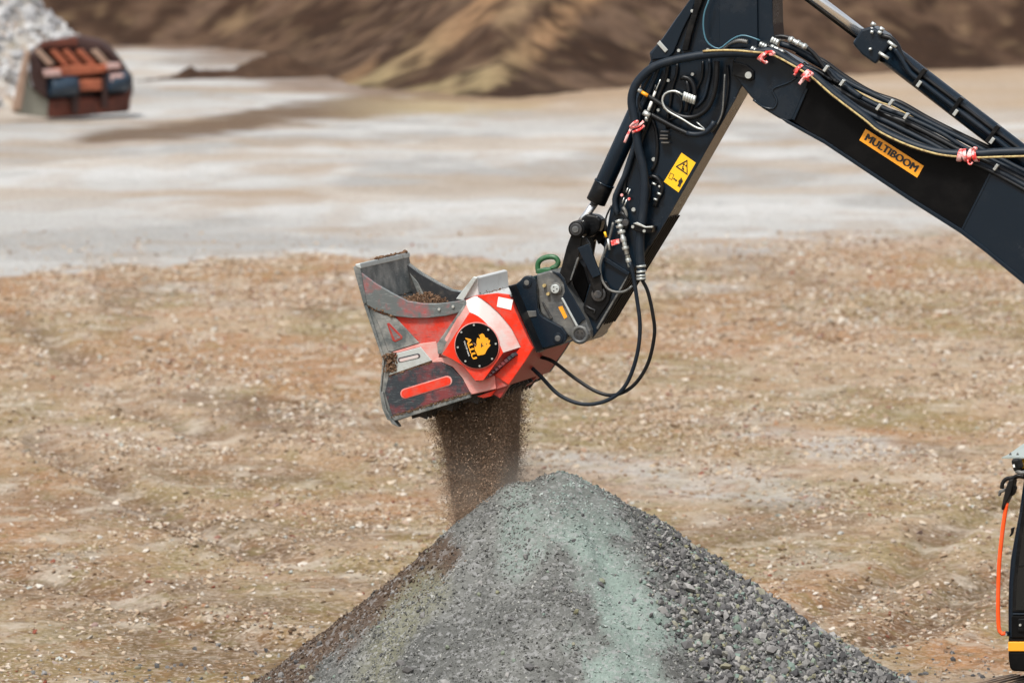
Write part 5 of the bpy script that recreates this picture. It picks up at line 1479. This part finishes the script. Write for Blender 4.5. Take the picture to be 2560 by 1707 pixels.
# dust hanging in the stream
M_dust, N_, L_, B_n = newmat('soil_dust')
N_.remove(B_n)
pvn = node(N_, 'ShaderNodeVolumePrincipled'); pvn.inputs['Color'].default_value = lin(214, 176, 144); pvn.inputs['Anisotropy'].default_value = 0.0
tc_ = node(N_, 'ShaderNodeTexCoord'); mp_ = node(N_, 'ShaderNodeMapping'); mp_.inputs['Scale'].default_value = (9, 9, 1.1)
nz_ = node(N_, 'ShaderNodeTexNoise'); nz_.inputs['Scale'].default_value = 1.6; nz_.inputs['Detail'].default_value = 3
L_.new(tc_.outputs['Object'], mp_.inputs[0]); L_.new(mp_.outputs[0], nz_.inputs['Vector'])
m1_ = node(N_, 'ShaderNodeMapRange'); m1_.inputs['From Min'].default_value = 0.34; m1_.inputs['From Max'].default_value = 0.66; m1_.inputs['To Min'].default_value = 1.5; m1_.inputs['To Max'].default_value = 22.0
L_.new(nz_.outputs['Fac'], m1_.inputs['Value']); L_.new(m1_.outputs[0], pvn.inputs['Density'])
L_.new(pvn.outputs[0], N_['Material Output'].inputs['Volume'])
rings = []
for tt in np.linspace(-0.05, 1.0, 9):
    a = np.interp(tt, [0, 0.3, 1], [P(1072, 1050, 0).dot(UU), P(1104, 1130, 0).dot(UU), P(1140, 1310, 0).dot(UU)])
    b = np.interp(tt, [0, 0.5, 1], [P(1306, 1000, 0).dot(UU), P(1294, 1120, 0).dot(UU), P(1276, 1290, 0).dot(UU)])
    zc = zt + (zb - zt) * tt
    rings.append([((a + b) / 2 + (b - a) / 2 * 0.94 * math.cos(q)) * UU + (0.05 + 0.32 * math.sin(q)) * WW + (zc + 0.24 * (b - a) / 2 * math.cos(q)) * ZZ for q in np.linspace(0, 2 * math.pi, 25)[:-1]])
V = [q for r_ in rings for q in r_]
m = MB().add(V, [(i * 24 + k, i * 24 + (k + 1) % 24, (i + 1) * 24 + (k + 1) % 24, (i + 1) * 24 + k) for i in range(8) for k in range(24)] + [tuple(range(23, -1, -1)), tuple(8 * 24 + k for k in range(24))], True)
tag(m.build('soil_dust', M_dust), 'thin brown dust hanging in the falling soil', 'dust', kind='stuff')

# ================================================================== far machines and heaps
YB = GZ(200, 296)[1]


def lo_box(m, pts, y0, y1):
    q = [GY(*cJ(*p), YB + y0 + (p[0] - 200) / 700 * 2.5) for p in pts]
    return m.prism(q, np.array([0, y1 - y0, 0]))


lb_base = GZ(200, 296)
ldb = empty('quarry_bucket', tuple(lb_base), 'rusty quarry bucket with slatted top and dark blue drums beside the pale rock heap', 'bucket')
M_rust = paint('rusty_steel', lin(120, 62, 44, 0.8), lin(70, 48, 42, 0.8), 0.8, 0.7, scale=1.5, lo=0.4, hi=0.62)
M_rusto = paint('orange_rust', lin(186, 104, 72, 0.8), lin(120, 70, 52, 0.8), 0.7, 0.65, scale=2, lo=0.42, hi=0.64)
M_rdk = paint('dark_rust', lin(72, 46, 40, 0.7), lin(40, 34, 36, 0.7), 0.7, 0.7, scale=1.5)
M_rtan = paint('dusty_tan_steel', lin(190, 160, 138, 0.75), lin(150, 118, 98, 0.7), 0.7, 0.7, scale=2)
M_bdrum = paint('dark_blue_drum', lin(46, 66, 84, 0.7), lin(96, 100, 104, 0.7), 0.4, 0.4, scale=2)
M_pink = paint('pink_highlight', lin(226, 190, 182, 0.75), lin(180, 140, 126, 0.7), 0.6, 0.5, scale=3)  # painted highlight colour for the blocks on beam and drum
lo_box(MB(), [(200, 380), (300, 300), (560, 262), (740, 300), (850, 440), (930, 560), (935, 660), (900, 770), (345, 840), (340, 720), (225, 620)], 0.45, 1.9).build('shell', M_rdk, ldb, 0.22, seg=4)
lo_box(MB(), [(330, 848), (352, 715), (520, 700), (740, 705), (905, 670), (938, 640), (925, 805), (720, 822), (560, 838)], 0.15, 0.5).build('floor_plate', M_rust, ldb, 0.12, seg=4)
for k, (x_, m_) in enumerate(((262, M_rtan), (372, M_rusto), (462, M_rusto), (560, M_rusto), (668, M_rtan), (760, M_rdk))):
    lo_box(MB(), [(x_ - 20, 365), (x_ + 22, 355), (x_ + 128, 462), (x_ + 80, 475)], 0.10 + 0.0 * k, 0.44).build('slat', m_, ldb, 0.02)
lo_box(MB(), [(288, 305), (545, 268), (560, 330), (290, 350)], 0.2, 0.6).build('top_beam', M_rust, ldb, 0.03)
lo_box(MB(), [(310, 505), (520, 470), (700, 470), (860, 450), (870, 500), (690, 530), (520, 545), (320, 555)], -0.05, 0.42).build('front_beam', M_rusto, ldb, 0.04)
for p_ in ([(305, 500), (430, 500), (440, 550), (315, 555)], [(770, 450), (860, 455), (862, 495), (760, 500)], [(785, 535), (885, 530), (892, 575), (795, 592)]):
    lo_box(MB(), p_, -0.25, -0.06).build('highlight_block', M_pink, ldb, 0.04)  # pinkish highlights built as pale blocks
for (xa, xb, yc_) in ((340, 535, 625), (758, 900, 590)):
    a, b = GY(*cJ(xa, yc_), YB + 0.1 + (xa - 200) / 280), GY(*cJ(xb, yc_ - 8), YB + 0.1 + (xb - 200) / 280)
    MB().tube([a, a + (b - a) * 0.06, a + (b - a) * 0.94, b], [0.22, 0.30, 0.30, 0.22], 20).build('drum', M_bdrum, ldb)
lo_box(MB(), [(568, 575), (725, 570), (728, 648), (570, 655)], -0.15, 0.3).build('centre_block', M_rusto, ldb, 0.04)
for p_ in ([(520, 550), (565, 548), (562, 815), (515, 820)], [(732, 540), (770, 535), (768, 770), (728, 778)]):
    lo_box(MB(), p_, 0.0, 0.5).build('upright_rib', M_rdk, ldb, 0.03)
lo_box(MB(), [(180, 356), (216, 376), (200, 480), (150, 790), (78, 808), (120, 600)], -0.1, 0.15).build('side_post', M_rtan, ldb, 0.05)
lo_box(MB(), [(190, 470), (225, 620), (345, 725), (340, 845), (100, 815), (150, 640)], 0.16, 0.3).build('side_lining', paint('lit_pale_lining', lin(176, 174, 158, 0.62), lin(140, 130, 112, 0.6), 0.6, 0.6, scale=2), ldb, 0.03)  # inside of the side plate, lit paleness put into its colour
lo_box(MB(), [(210, 400), (260, 380), (330, 560), (340, 720), (240, 640), (215, 560)], 0.0, 0.45).build('side_plate', M_rdk, ldb, 0.03)

# pale rock heap
hc = np.array([-20.8, 130.0, 0.0])
heap = empty('rock_heap', tuple(hc), 'heap of pale broken rock at the top left behind the rusty bucket', 'rock heap')


def heap_z(x, y):
    r = np.hypot(x - hc[0], y - hc[1])
    return 8.4 - 0.95 * np.sqrt(r * r + 0.3) + (fbm(x / 0.8, y / 0.8, 501, 4) - 0.5) * 0.7


grid_mesh('mound', np.arange(hc[0] - 10, hc[0] + 10, 0.25), np.arange(hc[1] - 10, hc[1] + 10, 0.25), lambda x, y: np.maximum(heap_z(x, y), -0.4),
          lambda x, y, z: lerp(PALE, PALE2, smooth(0.3, 0.7, fbm(x / 0.6, y / 0.6, 511, 3))), M_ground, heap)
n = 4200
x = rng.uniform(hc[0] - 9, hc[0] + 9, n); y = rng.uniform(hc[1] - 9, hc[1] + 3, n); z = heap_z(x, y)
k = z > 0
x, y, z = x[k], y[k], z[k]
sz = np.clip(np.exp(rng.normal(math.log(0.13), 0.5, len(x))), 0.05, 0.45)
H_stops = [(0.0, lin(168, 168, 172, K)), (0.4, lin(206, 206, 208, K)), (0.8, lin(236, 236, 236, K))]
M_hst = stones_mat('pale_rock', H_stops); M_hst1 = stones_mat('pale_rock_single', H_stops, obj_random=True)
hp = np.stack([x, y, z + sz * 0.2], 1)
od = np.argsort(-np.where((x > hc[0]) & (y < hc[1]), sz, 0))
hv = rock_variants(8, 61, flat=0.75)
scatter_mesh('small_rocks', hp[od[120:]], sz[od[120:]], hv, M_hst, heap, 63, tilt=0.8)
stone_children(hp[od[:120]], sz[od[:120]], variant_meshes(hv, M_hst1, 'pale_rock'), M_hst1, heap, 64, tilt=0.7, name='rock')

# faint dust drifting off the pile top where the soil lands
M_haze, N_, L_, B_n = newmat('drifting_dust')
N_.remove(B_n)
pvn = node(N_, 'ShaderNodeVolumePrincipled'); pvn.inputs['Color'].default_value = lin(226, 214, 200); pvn.inputs['Anisotropy'].default_value = 0.0
tc_ = node(N_, 'ShaderNodeTexCoord')
gr_ = node(N_, 'ShaderNodeTexGradient'); gr_.gradient_type = 'QUADRATIC_SPHERE'
mp_ = node(N_, 'ShaderNodeMapping'); L_.new(tc_.outputs['Object'], mp_.inputs[0]); L_.new(mp_.outputs[0], gr_.inputs[0])
nz_ = node(N_, 'ShaderNodeTexNoise'); nz_.inputs['Scale'].default_value = 2.6; nz_.inputs['Detail'].default_value = 3; L_.new(tc_.outputs['Object'], nz_.inputs['Vector'])
m1_ = node(N_, 'ShaderNodeMapRange'); m1_.inputs['From Min'].default_value = 0.35; m1_.inputs['From Max'].default_value = 0.7; L_.new(nz_.outputs['Fac'], m1_.inputs['Value'])
m2_ = node(N_, 'ShaderNodeMath', operation='MULTIPLY'); L_.new(gr_.outputs['Fac'], m2_.inputs[0]); L_.new(m1_.outputs[0], m2_.inputs[1])
m3_ = node(N_, 'ShaderNodeMath', operation='MULTIPLY'); m3_.inputs[1].default_value = 3.2; L_.new(m2_.outputs[0], m3_.inputs[0]); L_.new(m3_.outputs[0], pvn.inputs['Density'])
L_.new(pvn.outputs[0], N_['Material Output'].inputs['Volume'])
bm = bmesh.new(); bmesh.ops.create_icosphere(bm, subdivisions=3, radius=1.0)
me = bpy.data.meshes.new('dust_cloud'); bm.to_mesh(me); bm.free()
dcl = finish('dust_cloud', me, M_haze)
dcl.location = GY(1250, 1215, 0.0); dcl.scale = (0.95, 0.9, 0.62)
tag(dcl, 'faint pale dust drifting over the top of the gravel pile', 'dust', kind='stuff')
